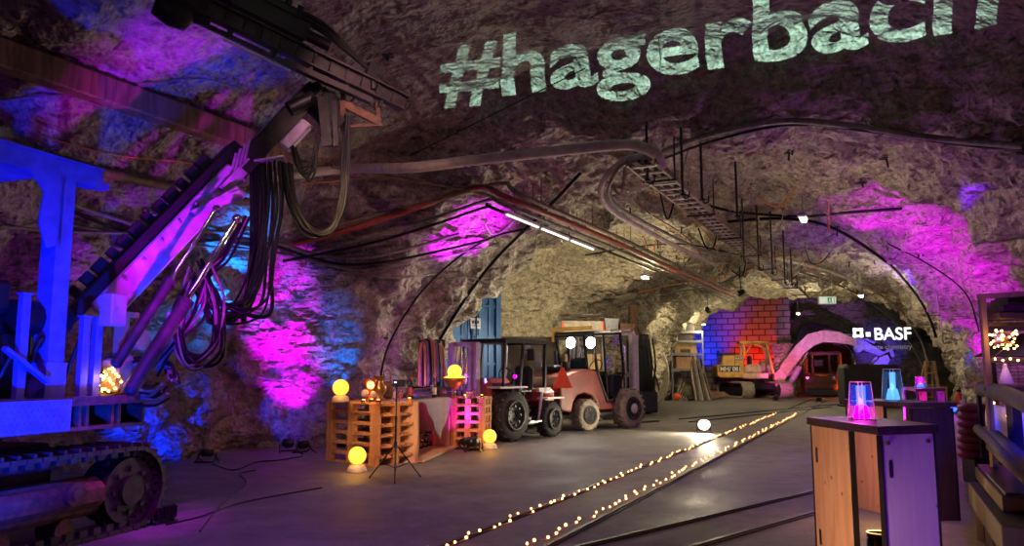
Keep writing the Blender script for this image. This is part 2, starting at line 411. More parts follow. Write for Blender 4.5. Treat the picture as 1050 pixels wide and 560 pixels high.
mb = MB(); mb.box((0, 0, 2.6), (7.2, .35, 5.2)); bw = mb.build('wall_back_brick', 'brickwork'); bw.location = W(40.75, -7.85, 0); bw.rotation_euler = (0, 0, -AX); bw['kind'] = 'structure'
def pillar(a, b):
    th = 2*pi*a; z = 2.55*b; r = .55+.25*noise.noise(V((cos(th)*.8, sin(th)*.8, z*.7)))+.12*noise.noise(V((cos(th)*2, sin(th)*2, z*2.3)))+.15*(b**3); return W(40.2+r*cos(th)*.7, -4.55+r*sin(th), z)
rockgrid('wall_rock_pillar', pillar, 60, 60, 'rock_tunnel')
# behind the camera
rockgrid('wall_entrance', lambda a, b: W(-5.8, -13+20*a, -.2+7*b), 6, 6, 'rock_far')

# ---------------------------------------------------------------- lights
def lamp(kind, name, loc, col, e, parent=None, aim=None, size=.05, ang=40, blend=.6):
    ld = bpy.data.lights.new(name, kind); ld.energy = e; ld.color = col
    if kind == 'AREA': ld.size = size
    else: ld.shadow_soft_size = size
    if kind == 'SPOT': ld.spot_size = R(ang); ld.spot_blend = blend
    o = bpy.data.objects.new(name, ld); COL.objects.link(o); o.location = loc
    if aim is not None: o.rotation_euler = (V(aim)-V(loc)).to_track_quat('-Z', 'Y').to_euler()
    if parent is not None:
        o.parent = parent; o.matrix_parent_inverse = WM[parent.name].inverted()
    return o
BLUE, CYANB, MAG, PUR, WARM, RED = (.0, .02, 1.), (.0, .16, 1.), (.66, .0, 1.), (.30, .03, 1.), (1., .83, .52), (1., .01, .0)
# ---------------------------------------------------------------- led floor spots that colour the rock
def led_spot(loc, aim, col, e, face, label, ang=40, par=True, blend=.9, size=.06, group=None):
    """flat round par can on a yoke, tilted at its aim"""
    loc = V(loc); aim = V(aim); t = thing('led_spotlight', label, 'spotlight', (loc.x, loc.y, 0), 0, group)
    d = (aim-loc).normalized(); c = V((loc.x, loc.y, .13)); q = zmat(d)
    mb = MB(); mb.lathe([(.0, -.05), (.07, -.05), (.1, -.02), (.105, .05), (.1, .055), (.095, .04), (.0, .04)], c, 16, d, cap=False)
    mb.build('housing', 'plastic_black', t, True)
    mb = MB(); mb.lathe([(0, .041), (.09, .041), (.09, .048), (0, .048)], c, 16, d, cap=False); mb.build('lens', face, t, True)
    s = q @ V((1, 0, 0)); s.z = 0; s.normalize(); f = V((-s.y, s.x, 0))
    mb = MB()
    for k in (-1, 1):
        mb.tube([c+s*.12*k, c+s*.13*k+V((0, 0, -.06)), c+s*.13*k+f*.13+V((0, 0, -.12)), c+s*.12*k+f*.15+V((0, 0, -.12))], .012)
        mb.tube([c+s*.13*k+V((0, 0, -.06)), c+s*.13*k-f*.11+V((0, 0, -.12))], .012)
    mb.tube([c-s*.12-f*.11+V((0, 0, -.118)), c+s*.12-f*.11+V((0, 0, -.118))], .012)
    mb.build('bracket', 'plastic_black', t, True)
    lamp('SPOT', 'beam', c+d*.09, col, e, t, aim, size, ang, blend)
    return t
# -- blue and magenta uplights along the chamber wall
led_spot(PZ(212, 474), hit(232, 262), CYANB, 6500, 'led_blue', 'black LED spotlight with glowing blue top beside the rock wall, cable trailing', 26)
led_spot(V((-6.0, 8.6, 0)), hit(212, 326), CYANB, 2500, 'led_blue', 'black LED spotlight behind the drill rig aimed at the pitted rock', 20)
led_spot(V((-5.9, 9.4, 0)), hit(197, 432), BLUE, 1500, 'led_blue', 'LED spotlight behind the drill rig aimed low along the rock', 30)
def foot(px, py, o): h_ = hit(px, py); d_ = (CAM-h_); d_.z = 0; d_.normalize(); return V((h_.x, h_.y, 0))+d_*o
led_spot(foot(296, 440, .75), hit(298, 385), MAG, 500, 'led_magenta', 'black LED spotlight at the foot of the magenta lit rock', 60)
led_spot(foot(312, 445, .9), hit(285, 330), MAG, 1500, 'led_magenta', 'black LED spotlight beside the crumbly dark corner of the rock', 40)
led_spot(foot(352, 440, .7), hit(343, 352), CYANB, 420, 'led_blue', 'black LED spotlight at the rock foot behind the tall pallet stack', 40)
# box floodlight near the track
def flood_box(loc, aim, col, e, face, label, ang=60, h=.13):
    loc = V(loc); t = thing('floodlight', label, 'floodlight', loc, 0); aim = V(aim)
    a = math.atan2(aim.y-loc.y, aim.x-loc.x); q = Matrix.Rotation(a, 4, 'Z')
    mb = MB(); mb.T = Matrix.Translation(loc) @ q
    mb.box((0, 0, h/2+.03), (.13, .2, h), None, .015)
    for k in range(5): mb.box((-.07, -.08+.04*k, h/2+.03), (.03, .008, h*.8))
    mb.build('housing', 'plastic_black', t, True)
    mb = MB(); mb.T = Matrix.Translation(loc) @ q; mb.box((.067, 0, h/2+.03), (.004, .17, h*.75)); mb.build('lens', face, t, True)
    mb = MB(); mb.T = Matrix.Translation(loc) @ q
    for k in (-1, 1): mb.box((0, .11*k, .05), (.03, .012, .1))
    mb.box((0, 0, .006), (.12, .24, .012)); mb.build('bracket', 'plastic_black', t, True)
    lamp('SPOT', 'beam', loc + V((cos(a)*.09, sin(a)*.09, h/2+.03)), col, e, t, aim, .04, ang, .6)
    return t
fb = flood_box(PZ(166, 536), PD(128, 496, 7.3), (.5, 0, 1), 120, 'led_purple', 'black box floodlight with a red display beside the steel track', 75)
mb = MB(); mb.box((-.045, -.10, .09), (.03, .004, .02)); mb.build('display', 'led_red', fb)
# magenta wash over the drill boom, blue over the canopy posts
led_spot(V((-1.5, 4.5, 0)), PD(190, 240, 7.2), (.6, 0, 1), 2200, 'led_purple', 'LED spotlight aimed up at the drill boom, standing before the rig', 26)
led_spot(V((-2.45, 3.9, 0)), PD(5, 340, 6.2), BLUE, 2600, 'led_blue', 'LED spotlight aimed at the canopy post of the drill rig', 58)
led_spot(V((-5.6, 6.6, 0)), hit(262, 60), BLUE, 2600, 'led_blue', 'LED spotlight aimed up past the drill feed to the roof', 14)
led_spot(V((-6.0, 7.4, 0)), hit(190, 38), PUR, 1800, 'led_purple', 'LED spotlight aimed steeply up at the roof over the rig', 15)
led_spot(V((-5.2, 5.6, 0)), hit(300, 0), PUR, 1500, 'led_purple', 'LED spotlight lighting the roof above the drill feed', 15)
led_spot(V((-6.1, 8.0, 0)), hit(150, 232), PUR, 900, 'led_purple', 'LED spotlight behind the drill rig lighting the rock', 26)
# roof patches in the tunnel
led_spot(PZ(484, 463), hit(478, 238), (.6, 0, 1), 4200, 'led_magenta', 'black LED spotlight lying at the foot of the magenta lit pallet stack', 28)
led_spot(PZ(478, 461), PD(472, 430, 13.5), MAG, 60, 'led_magenta', 'low black LED light against the short pallet stack', 110)
# far chamber
led_spot(W(39.0, -8.9), W(40.5, -8.1, 2.9), BLUE, 2600, 'led_blue', 'LED spotlight with a blue beam at the foot of the brick wall', 48)
led_spot(W(39.4, -6.2), W(40.5, -5.9, 2.3), RED, 1200, 'led_red', 'LED spotlight with a red beam at the foot of the brick wall', 84)
led_spot(W(39.1, -5.0), W(40.5, -5.4, 3.6), RED, 900, 'led_red', 'LED spotlight with a red beam behind the excavator', 60)
led_spot(W(34.2, -2.6), PD(840, 350, 36.4), (.75, .25, 1), 2000, 'led_purple', 'LED spotlight aimed at the excavator boom', 34)
led_spot(W(34.4, -4.3), PD(800, 385, 36.4), (1, .1, .6), 1100, 'led_magenta', 'LED spotlight on the floor washing the excavator boom foot', 34)
led_spot(W(34.6, -.9), PD(898, 366, 36.4), (.16, .08, 1), 5000, 'led_blue', 'LED spotlight under the excavator bucket', 22)
# side wall haunch, seen across the tables
led_spot(PZ(978, 424), hit(992, 330), MAG, 500, 'led_blue', 'LED spotlight glowing blue beside the fire extinguisher', 46)
led_spot(W(15.6, -.25), hit(925, 232), MAG, 1900, 'led_magenta', 'LED spotlight behind the largest table aimed up the curved side wall', 44)
led_spot(W(16.4, -.15), hit(985, 270), MAG, 1500, 'led_magenta', 'second LED spotlight behind the largest table, aimed lower on the side wall', 44)
led_spot(W(15.0, -.1), hit(1015, 238), (.16, 0, 1), 15000, 'led_blue', 'LED spotlight with a blue beam aimed at the side wall haunch', 18)
led_spot(W(17.2, -.1), hit(930, 278), (.16, 0, 1), 11000, 'led_blue', 'LED spotlight with a blue beam behind the middle table', 14)
led_spot(W(18.0, 1.75), hit(993, 350), MAG, 600, 'led_magenta', 'LED spotlight close under the rock rib', 34)
led_spot(W(18.6, 1.9), hit(930, 285), BLUE, 900, 'led_blue', 'LED spotlight behind the hose bundle with a blue beam', 22)
def truss_lamp(loc, aim, col, e, face, label, ang):
    t = thing('stage_light', label, 'spotlight', loc, 0, None); d = (V(aim)-V(loc)).normalized(); mb = MB(); mb.lathe([(0, -.14), (.08, -.14), (.1, 0), (.1, .1), (.09, .1), (.085, .02), (0, .02)], loc, 16, d, False); mb.build('housing', 'plastic_black', t, True)
    mb = MB(); mb.cyl(V(loc), V(loc)+V((0, 0, .9)), .015); mb.build('hanger', 'steel_black', t, True); mb = MB(); mb.lathe([(0, .03), (.08, .03), (.08, .035), (0, .035)], loc, 16, d, False); mb.build('lens', face, t, True)
    lamp('SPOT', 'beam', V(loc)+d*.12, col, e, t, aim, .08, ang, 1.)
# work lights of the tunnel (bulkhead lamps on the roof) and strong floods
def bulkhead(u, v, z, e, label, col=WARM):
    t = thing('bulkhead_lamp', label, 'lamp', W(u, v, z), -AX, 'bulkhead lamps under the tunnel roof')
    mb = MB(); mb.box((0, 0, .06), (.14, .5, .06), None, .02); mb.cyl((0, 0, .09), (0, 0, .5), .01); mb.build('housing', 'grey_box', t)
    mb = MB(); mb.box((0, 0, .015), (.1, .44, .03), None, .012); mb.build('diffuser', 'tube_white', t)
    lamp('POINT', 'light', W(u, v, z-.12), col, e, t, None, .15)
for a in ((16.6, -9.6, 3.2, 300), (19.0, -5.4, 3.6, 190), (33.5, -7.0, 3.2, 110), (24.5, -.6, 3.4, 150), (31.5, -3.0, 3.4, 230), (14.2, -1.2, 3.9, 40)):
    bulkhead(*a, 'slim grey bulkhead lamp hung beneath the tunnel roof')
truss_lamp(W(27.2, -4.4, 3.9), hit(668, 352), WARM, 1500, 'lamp_white', 'work light hung under the roof trained on the pale rock by the hose reel', 42)
flood_box(W(17.4, -8.0), hit(545, 290), WARM, 520, 'lamp_white', 'black floodlight behind the tractor forklift lighting the niche rock', 110, .16)
lamp('POINT', 'hall_fill', W(12.6, -.8, 2.2), (.62, .17, .85), 70, None, None, .3)  # added bare fill tinting the roof, no lamp body
# added soft fill standing for the dim light of the hall, no lamp body
lamp('AREA', 'hall_fill', W(-3.5, -3, 4.2), (.38, .10, .55), 26, None, W(9, -5, 2.2), 2.0)
truss_lamp(W(3.0, -3.3, 4.7), V((-1.2, 11.9, .4)), (1, .6, .3), 2300, 'lamp_white', 'stage light hung under the roof trained on the pallet bar', 24)
truss_lamp(W(4.5, -2.7, 4.9), hit(345, 340), (1, .5, .5), 560, 'lamp_white', 'added fill light hung under the roof, trained on the rough side rock', 44)  # added out of view to brighten the side rock
truss_lamp(W(2.6, -3.9, 4.6), PZ(560, 470), (1, .62, .5), 350, 'lamp_white', 'stage light hung under the roof trained on the floor by the vehicles', 50)
truss_lamp(W(30.5, -6.2, 3.6), PD(760, 385, 36), (1, .75, .45), 700, 'lamp_white', 'added fill light hung under the roof, trained on the excavator', 40)  # added to warm and brighten the excavator body
led_spot(W(12.6, -.35), hit(1005, 290), MAG, 1300, 'led_magenta', 'LED spotlight beside the largest table throwing magenta on the side wall', 50)
led_spot(W(13.4, -.3), hit(890, 255), PUR, 1500, 'led_magenta', 'LED spotlight beside the largest table throwing magenta on the roof', 36)

led_spot(V((.75, 3.3, 0)), W(0, 0)*0+V((1.95, 4.7, .45)), (1., .58, .36), 160, 'lamp_white', 'warm LED spotlight on the floor aimed at the pine side of the largest table', 50)
led_spot(V((3.3, 2.9, 0)), V((2.25, 4.4, .6)), (.28, .02, 1.), 70, 'led_purple', 'purple LED spotlight on the floor aimed at the end panel of the largest table', 60)
truss_lamp(W(4.0, .9, 3.6), PZ(985, 500), PUR, 420, 'led_purple', 'stage light hung under the roof washing the walkway by the racks purple', 70)
truss_lamp(W(2.0, -3.5, 4.2), PZ(250, 545), (.5, .06, 1), 380, 'led_purple', 'stage light hung under the roof washing the floor before the rig', 75)
led_spot(W(10.6, .25), V((6.1, 12.3, .7)), (1, .05, .6), 130, 'led_magenta', 'LED spotlight between the tables aimed at the last bar table', 40)
truss_lamp(V((3.05, 4.25, 1.0)), PD(1040, 436, 6.3), BLUE, 480, 'led_blue', 'added unseen light on a thin rod beside the timber pile, trained on the tarpaulin', 40)  # added out of view to turn the tarpaulin blue
truss_lamp(V((-2.0, 4.9, 4.7)), V((-3.25, 6.95, .4)), (.6, 0, 1), 900, 'led_purple', 'added unseen light hung under the roof, trained on the end of the steel track', 22)  # added out of view, stands in for the floor box's light here
led_spot(PZ(487, 462), V((-.85, 14.3, 1.3)), PUR, 160, 'led_purple', 'small LED spotlight beside the narrow pallet stack lighting the dark mast', 40)
# ================================================================ DRILL RIG
A0 = V((-3.35, 6.8, 0)); E1 = V((.31, .95, 0)).normalized(); E2 = V((-E1.y, E1.x, 0))
RT = Matrix((( E1.x, E2.x, 0, A0.x), (E1.y, E2.y, 0, A0.y), (0, 0, 1, 0), (0, 0, 0, 1)))
rig = thing('drill_rig', 'tracked drilling jumbo with raised boom, long feed beam and hanging hoses', 'drill rig', A0)
def RB(): m = MB(); m.T = RT.copy(); return m
def crawler(rig, b0):
    r = .33; w = .38; a1 = -3.4
    path = []
    for i in range(13): t = -pi/2 + pi*i/12; path.append((r*cos(t), r+r*sin(t)))
    for i in range(1, 27): path.append((a1*i/26, 2*r))
    for i in range(1, 13): t = pi/2 + pi*i/12; path.append((a1+r*cos(t), r+r*sin(t)))
    for i in range(1, 26): path.append((a1*(1-i/26), 0))
    mb = RB(); n = len(path)
    for i in range(n):
        a, b = path[i], path[(i+1) % n]; c = V(((a[0]+b[0])/2, b0, (a[1]+b[1])/2+.02)); d = V((b[0]-a[0], 0, b[1]-a[1]))
        q = zmat(d, (0, 1, 0)); nrm = V((d.z, 0, -d.x)).normalized()
        mb.beam(c-d*.46, c+d*.46, w, .035, (0, 0, 1) if abs(d.normalized().z) < .9 else (1, 0, 0))
        mb.beam(c+nrm*.03-d*.1, c+nrm*.03+d*.1, w, .04, (0, 0, 1) if abs(d.normalized().z) < .9 else (1, 0, 0))
        mb.box(c-nrm*.04+V((0, -w*.32, 0)), (.07, .04, .05))
    tr = mb.build('track', 'steel_dark', rig, True)
    mb = RB(); mb.cyl((0, b0-.13, r), (0, b0+.13, r), .27, n=24); mb.cyl((0, b0-.17, r), (0, b0+.17, r), .12, n=16)
    for i in range(20):
        t = 2*pi*i/20; mb.box((.285*cos(t), b0-.02, r+.285*sin(t)), (.05, .07, .05), Matrix.Rotation(-t, 3, 'Y'))
    for i in range(8):
        t = 2*pi*i/8; mb.cyl((.18*cos(t), b0-.15, r+.18*sin(t)), (.18*cos(t), b0-.12, r+.18*sin(t)), .022, n=8)
    sp = mb.build('sprocket', 'steel_dark', tr, True)
    mb = RB(); mb.box((-1.75, b0, r), (3.0, .2, .3), None, .04); mb.box((-1.0, b0-.06, r+.02), (1.5, .22, .2), None, .05)
    mb.cyl((-.62, b0-.22, r+.06), (-.62, b0-.1, r+.06), .09, n=14); mb.cyl((-.62, b0-.24, r+.06), (-.62, b0-.2, r+.06), .05, n=10)
    for k in range(5): mb.cyl((-.6-.55*k, b0-.1, .11), (-.6-.55*k, b0+.1, .11), .09, n=14)
    mb.build('track_frame', 'rust', tr, True)
crawler(rig, 0.); crawler(rig, 1.7)
mb = RB()   # chassis and the box-section deck with its open pockets
mb.box((-1.8, .85, .55), (2.8, 1.2, .4), None, .05)
mb.build('chassis', 'steel_dark', rig, True)
mb = RB()
mb.box((-1.6, .62, 1.1), (3.7, 1.3, .035)); mb.box((-1.6, .05, .87), (3.7, .16, .03)); mb.box((-1.6, .66, .98), (3.7, .02, .22))
for a in (.22, -.05, -.12, -.38, -.45, -.7, -1.2, -1.9, -2.6, -3.3): mb.box((a, .12, .985), (.03, .28, .22))
mb.box((.24, .62, .99), (.02, 1.2, .22)); mb.box((-1.6, -.05, 1.09), (3.7, .03, .07))
mb.build('deck', 'rust', rig, True)
mb = RB(); mb.box((-1.9, -.075, .99), (2.6, .02, .24))
for i in range(46):
    for j in range(5): mb.box((-.64-.055*i-(.027 if j % 2 else 0), -.088, .90+.045*j), (.028, .008, .008), Matrix.Rotation(.7 if (i+j) % 2 else -.7, 3, 'Y'))
mb.build('tread_plate', 'rig_blue_lit', rig, True)
mb = RB(); mb.box((-.59, .2, 1.25), (.19, .19, .3)); mb.box((-.59, .2, 2.05), (.15, .16, 1.75)); mb.build('canopy_post', 'rig_blue_lit', rig, True)
mb = RB(); mb.box((-.59, 1.5, 2.05), (.12, .12, 1.85)); mb.build('canopy_post', 'rig_blue_lit', rig, True)
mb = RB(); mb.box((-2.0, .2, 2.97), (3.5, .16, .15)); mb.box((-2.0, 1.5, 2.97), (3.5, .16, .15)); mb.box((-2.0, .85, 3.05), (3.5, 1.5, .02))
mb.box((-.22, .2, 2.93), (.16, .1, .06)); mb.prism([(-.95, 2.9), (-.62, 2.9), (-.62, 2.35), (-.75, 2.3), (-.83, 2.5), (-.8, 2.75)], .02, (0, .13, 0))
mb.build('canopy', 'rig_blue_lit', rig, True)
for a, top in ((-.35, 1.78), (-.22, 1.78), (-.92, 1.92)):
    mb = RB(); mb.box((a, .1, (top+1.12)/2), (.07, .05, top-1.12)); mb.box((a, .1, top), (.1, .07, .012)); mb.build('guard_post', 'rig_blue_lit', rig, True)
mb = RB(); mb.beam((-1.1, .05, 1.5), (-.72, .05, 1.25), .05, .03); mb.build('brace', 'rig_blue_lit', rig, True)
mb = RB(); mb.box((-1.3, .8, 1.45), (1.5, .9, .7), None, .08); mb.box((-.5, .75, 1.5), (.5, .6, .75), None, .06); mb.cyl((-.9, .3, 1.75), (-.4, .3, 1.75), .14)
mb.box((-1.1, .35, 1.9), (.4, .2, .25), None, .03); mb.box((-.15, .95, 1.45), (.35, .6, .55), None, .05)
for k in range(5): mb.tube(spline([(-1.2+.2*k, .25, 1.2), (-1.1+.2*k, .15, 1.5+.05*k), (-.9+.15*k, .3, 1.35)]), .018)
mb.build('power_pack', 'steel_black', rig, True)
P0 = PD(103, 322, 6.85); P1 = PD(240, 178, 7.55); P2 = PD(322, 92, 8.05)
mb = MB(); mb.beam(P0, P1, .2, .24, (0, 0, 1), .015)
for k in range(7):
    q = P0.lerp(P1, .1+.13*k); mb.cyl(q+V((-.0, -.13, -.02)), q+V((0, -.18, -.02)), .012)
mb.build('boom', 'purple_lit_paint', rig, True)
dd = (P1-P0).normalized(); nn_ = V((-dd.z, 0, dd.x)).normalized()
mb = MB(); mb.beam(P0+nn_*.19-dd*.3, P1+nn_*.19+dd*.25, .3, .12, (0, 0, 1), .01)
for k in range(12): q = P0.lerp(P1, .02+.085*k)+nn_*.26; mb.box(q, (.1, .2, .07+.03*(k % 3)), zmat(dd))
mb.build('cable_tray', 'steel_black', rig, True)
mb = MB(); mb.beam(P1+dd*.02, P2, .17, .2, (0, 0, 1), .01); mb.build('boom_extension', 'steel_dark', rig, True)
mb = MB()
for k in range(4):
    for s in (-1, 1): mb.beam(P1+dd*(.02+.07*k)+V((0, -.14, -.1)), P1+dd*(.1+.07*k)+V((0, -.14, .1*s)), .02, .02)
mb.box(P1+V((.02, -.1, -.1)), (.1, .1, .3), zmat(dd)); mb.beam(P1.lerp(P0, .3)+V((.02, -.15, -.05)), P1.lerp(P0, .0)+V((.1, -.15, -.2)), .12, .06)
mb.beam(P1.lerp(P0, .15)+V((.02, -.16, -.12)), P1+V((.16, -.16, -.24)), .1, .12, (0, 0, 1), .03)
mb.build('boom_bracket', 'purple_lit_paint', rig, True)
def ram(a, b, r, f=.55, mcase='purple_lit_paint'):
    mb = MB(); c = a.lerp(b, f); mb.cyl(a, c, r, n=14); mb.cyl(c-(b-a)*.03, c, r*1.18, n=14); mb.sph(a, r*1.1, 10, 6)
    cy = mb.build('hydraulic_cylinder', mcase, rig, True)
    mb = MB(); mb.cyl(c, b, r*.45, n=10); mb.sph(b, r*.8, 10, 6); mb.build('piston_rod', 'chrome', cy, True)
ram(PD(135, 398, 6.6), PD(243, 225, 7.1), .062, .5, 'steel_dark')
ram(PD(120, 372, 6.55), PD(222, 214, 7.0), .045, .52, 'steel_dark')
mb = MB(); mb.box(PD(116, 318, 6.5), (.16, .14, .27), RT.to_3x3().to_4x4(), .01); mb.box(PD(116, 318, 6.5)+V((0, -.075, 0)), (.17, .01, .01)); mb.build('valve_box', 'grey_box', rig, True)
mb = RB(); mb.box((.06, .12, 1.28), (.28, .25, .32), None, .02); mb.box((.04, .1, 1.62), (.05, .12, .4)); mb.box((.08, .1, 1.82), (.16, .14, .05)); mb.box((.08, .1, 1.43), (.22, .2, .06))
mb.cyl((.16, -.03, 1.6), (.16, .12, 1.6), .09, n=14); mb.cyl((.2, -.03, 1.35), (.2, .12, 1.35), .07, n=14)
mb.build('boom_base', 'tan', rig, True)
# feed beam
F0 = PD(150, -22, 6.7); F1 = PD(415, 106, 8.25); fd = (F1-F0).normalized(); fn = V((-fd.z, 0, fd.x)).normalized(); fs = fd.cross(fn)
mb = MB()
mb.beam(F0, F1, .05, .15, fn); mb.beam(F0+fn*.075, F1+fn*.075, .16, .02, fn); mb.beam(F0-fn*.075, F1-fn*.075, .16, .02, fn)
for k in range(16): q = F0.lerp(F1, k/15); mb.box(q, (.14, .13, .015), zmat(fd))
mb.build('feed_beam', 'steel_dark', rig, True)
mb = MB(); mb.beam(F0.lerp(F1, .1)-fn*.16, F0.lerp(F1, .62)-fn*.16, .05, .04, fn); mb.beam(F0.lerp(F1, .5)-fn*.16, F0.lerp(F1, .86)-fn*.14, .12, .06, fn)
for f in (.14, .3, .46, .6, .75, .9): q = F0.lerp(F1, f); mb.box(q-fn*.12, (.1, .1, .04), zmat(fd))
mb.build('feed_carriage', 'steel_dark', rig, True)
mb = MB(); mb.cyl(PD(229, 40, 6.9), PD(298, 73, 7.2), .013); mb.build('drill_rod', 'white_paint', rig, True)
mb = MB(); q = F0.lerp(F1, .42)+fn*.2
mb.beam(q-fd*.45, q+fd*.35, .2, .22, fn, .03); mb.cyl(q+fd*.35, q+fd*.6, .06); mb.beam(q-fd*.2+fn*.14, q+fd*.2+fn*.14, .12, .1, fn, .02); mb.cyl(q-fd*.7, q-fd*.45, .09)
for k in range(5): mb.cyl(q-fd*(.3-.13*k)+fn*.1, q-fd*(.3-.13*k)+fn*.24, .035)
for k in range(3): mb.tube(spline([q+fd*.1+fn*(.1+.04*k), q+fd*.5+fn*(.1+.04*k), q+fd*1.05+fn*(-.03)]), .022)
mb.build('rock_drill', 'steel_black', rig, True)
mb = MB(); q = F0.lerp(F1, .83)+fn*.16; mb.beam(q-fd*.06, q+fd*.06, .1, .16, fn); mb.cyl(q+fn*.03, F1+fn*.02, .012); mb.cyl(q+V((.02, 0, -.2)), q+fn*.02, .03)
mb.build('centralizer', 'steel_black', rig, True)
mb = MB(); mb.lathe([(.0, -.2), (.1, -.2), (.14, -.05), (.12, .1), (.0, .15)], PD(182, 14, 6.75), 16, fd, cap=False); mb.cyl(PD(182, 14, 6.75), PD(215, 22, 6.9), .05); mb.build('feed_stinger', 'steel_black', rig, True)
mb = MB(); a, b = PD(352, 118, 8.0), PD(388, 122, 8.1); mb.beam(PD(352, 88, 8), PD(352, 135, 8), .05, .05); mb.beam(PD(388, 98, 8.1), PD(388, 128, 8.1), .04, .04)
mb.beam(PD(350, 105, 8), PD(390, 126, 8.1), .05, .08); mb.beam(PD(352, 112, 8), PD(372, 92, 8.05), .02, .02); mb.beam(PD(345, 130, 8), PD(392, 128, 8.1), .03, .03)
mb.build('feed_bracket', 'rust', rig, True)
# boom head: swing cylinders and rotation unit
mb = MB(); h = PD(330, 108, 8.0); mb.box(h, (.3, .3, .25), zmat(dd), .04); mb.cyl(PD(318, 92, 8.0), PD(342, 128, 8.0), .13, n=16); mb.box(PD(338, 120, 7.9), (.16, .2, .5), None, .03)
for k in range(4): mb.box(PD(330+5*k, 98+9*k, 7.85), (.06, .1, .16), zmat(dd))
mb.cyl(PD(296, 112, 7.8), PD(322, 100, 7.9), .08)
mb.build('rotation_unit', 'steel_black', rig, True)
mb = MB(); mb.beam(PD(291, 152, 7.8), PD(315, 126, 7.85), .13, .13, (0, 0, 1), .02); mb.build('swing_cylinder', 'purple_lit_paint', rig, True)
mb = MB(); mb.beam(PD(262, 168, 7.7), PD(292, 163, 7.75), .25, .02, (0, 0, 1)); mb.build('hose_guard', 'purple_lit_paint', rig, True)
mb = MB(); mb.beam(PD(331, 100, 7.8), PD(336, 150, 7.8), .1, .06); mb.beam(PD(343, 104, 7.8), PD(345, 150, 7.8), .05, .05); mb.build('head_frame', 'steel_dark', rig, True)
# hoses
rnd = random.Random(3)
def hose(pts, r=.014, m='hose_black', j=.03, k=8):
    q = [V(p)+V((rnd.uniform(-j, j), rnd.uniform(-j, j), rnd.uniform(-j, j))) for p in pts]
    mb = MB(); mb.tube(spline(q, k), r, 6); mb.build('hose', m, rig, True)
for k in range(11):      # heavy bundle falling from the boom head to the elbow coil
    x = 262 + 2.6*k
    hose([PD(x, 165, 7.7), PD(x+rnd.uniform(-3, 6), 215, 7.6), PD(x-3-rnd.uniform(0, 8), 270, 7.5), PD(x-12-rnd.uniform(0, 14), 312+rnd.uniform(-8, 14), 7.4), PD(225-rnd.uniform(0, 10), 325-rnd.uniform(-8, 26), 7.25), PD(205+rnd.uniform(-4, 4), 290+rnd.uniform(-8, 12), 7.15)], rnd.choice((.012, .016, .02)), 'hose_black', .02)
for k in range(4): hose([PD(258+4*k, 160, 7.7), PD(259+4*k, 230, 7.65), PD(256+3*k, 290, 7.6), PD(250, 330-4*k, 7.5)], .026, 'hose_black', .015)
for k in range(9):      # the big U between boom head and feed
    e = rnd.uniform(-7, 7)
    hose([PD(288+k*1.2, 168, 7.8), PD(294+k*1.2, 205+e*.4, 7.75), PD(312+k, 236+e*.6, 7.75), PD(334+k*.5, 238+e*.5, 7.8), PD(347+k*.6, 212, 7.85), PD(352+k*.6, 165, 7.9), PD(354+k*.5, 118, 7.95)], rnd.choice((.015, .019)), 'hose_black', .02)
for k in range(6): hose([PD(298+k, 150, 7.75), PD(304+k*2, 170+k*2.5, 7.7), PD(318+k, 168+k*2, 7.72), PD(326, 140+k*2, 7.75)], .012, 'hose_black', .015)
for k in range(10):     # loops from the elbow down beside the ram
    a = rnd.uniform(0, 1)
    hose([PD(205+6*a, 268+8*a, 7.1), PD(216+12*a, 300+14*a, 7.05), PD(218+10*a, 345+20*a, 7.0), PD(200-4*a, 366+12*a, 6.95), PD(186-4*a, 348, 6.9), PD(188-2*a, 315, 6.9), PD(200, 280, 7.0)], rnd.choice((.01, .013, .016)), 'hose_black' if k % 3 else 'hose_grey', .05)
for k in range(9):      # coil beside the deck
    r0 = rnd.uniform(.17, .27); c = PD(150+rnd.uniform(-4, 6), 388+rnd.uniform(-6, 6), 6.9)
    hose([c+V((r0*1.1*cos(t), .05*sin(3*t), r0*.75*sin(t))) for t in (2*pi*i/9 for i in range(9))], .013, 'hose_grey' if k % 2 else 'hose_black', .012, 6)
for k in range(7):
    hose([PD(246+2*k, 222, 7.3), PD(232, 250+3*k, 7.25), PD(214, 270+3*k, 7.15), PD(204+k, 300+4*k, 7.05), PD(190-k, 330+4*k, 6.95), PD(160, 372+2*k, 6.85)], .014, 'hose_grey' if k % 2 else 'hose_black', .03)
mb = MB(); mb.beam(PD(176, 332, 6.8), PD(178, 320, 6.8), .09, .09, (0, 0, 1), .02); mb.build('hose_clamp', 'purple_lit_paint', rig, True)
# jar of fairy lights on the deck
q = PD(112, 396, 6.75); q.z = 1.12
jar = thing('fairy_light_jar', 'glass jar stuffed with glowing fairy lights on the rig deck', 'jar', q)
mb = MB(); mb.lathe([(.0, 0), (.09, 0), (.1, .03), (.1, .16), (.07, .2), (.07, .22), (.062, .22), (.062, .195), (.09, .155), (.09, .03), (.0, .012)], (0, 0, 0), 20, cap=False); mb.build('glass_jar', 'glass', jar)
mb = MB(); mb.tube(spline([(rnd.uniform(-.08, .08), rnd.uniform(-.08, .08), .03+.008*i) for i in range(24)], 4), .002, 4); mb.build('light_wire', 'brass', jar)
for i in range(26):
    t = rnd.uniform(0, 2*pi); r_ = rnd.uniform(.02, .15 if i > 14 else .08); mb = MB(); mb.sph((r_*cos(t), r_*sin(t)*.7-.03, rnd.uniform(.03, .24)), .011, 8, 5); mb.build('bulb', 'bulb_gold', jar)
lamp('POINT', 'jar_light', q+V((0, -.15, .15)), (1, .5, .15), 1.2, jar, None, .06)
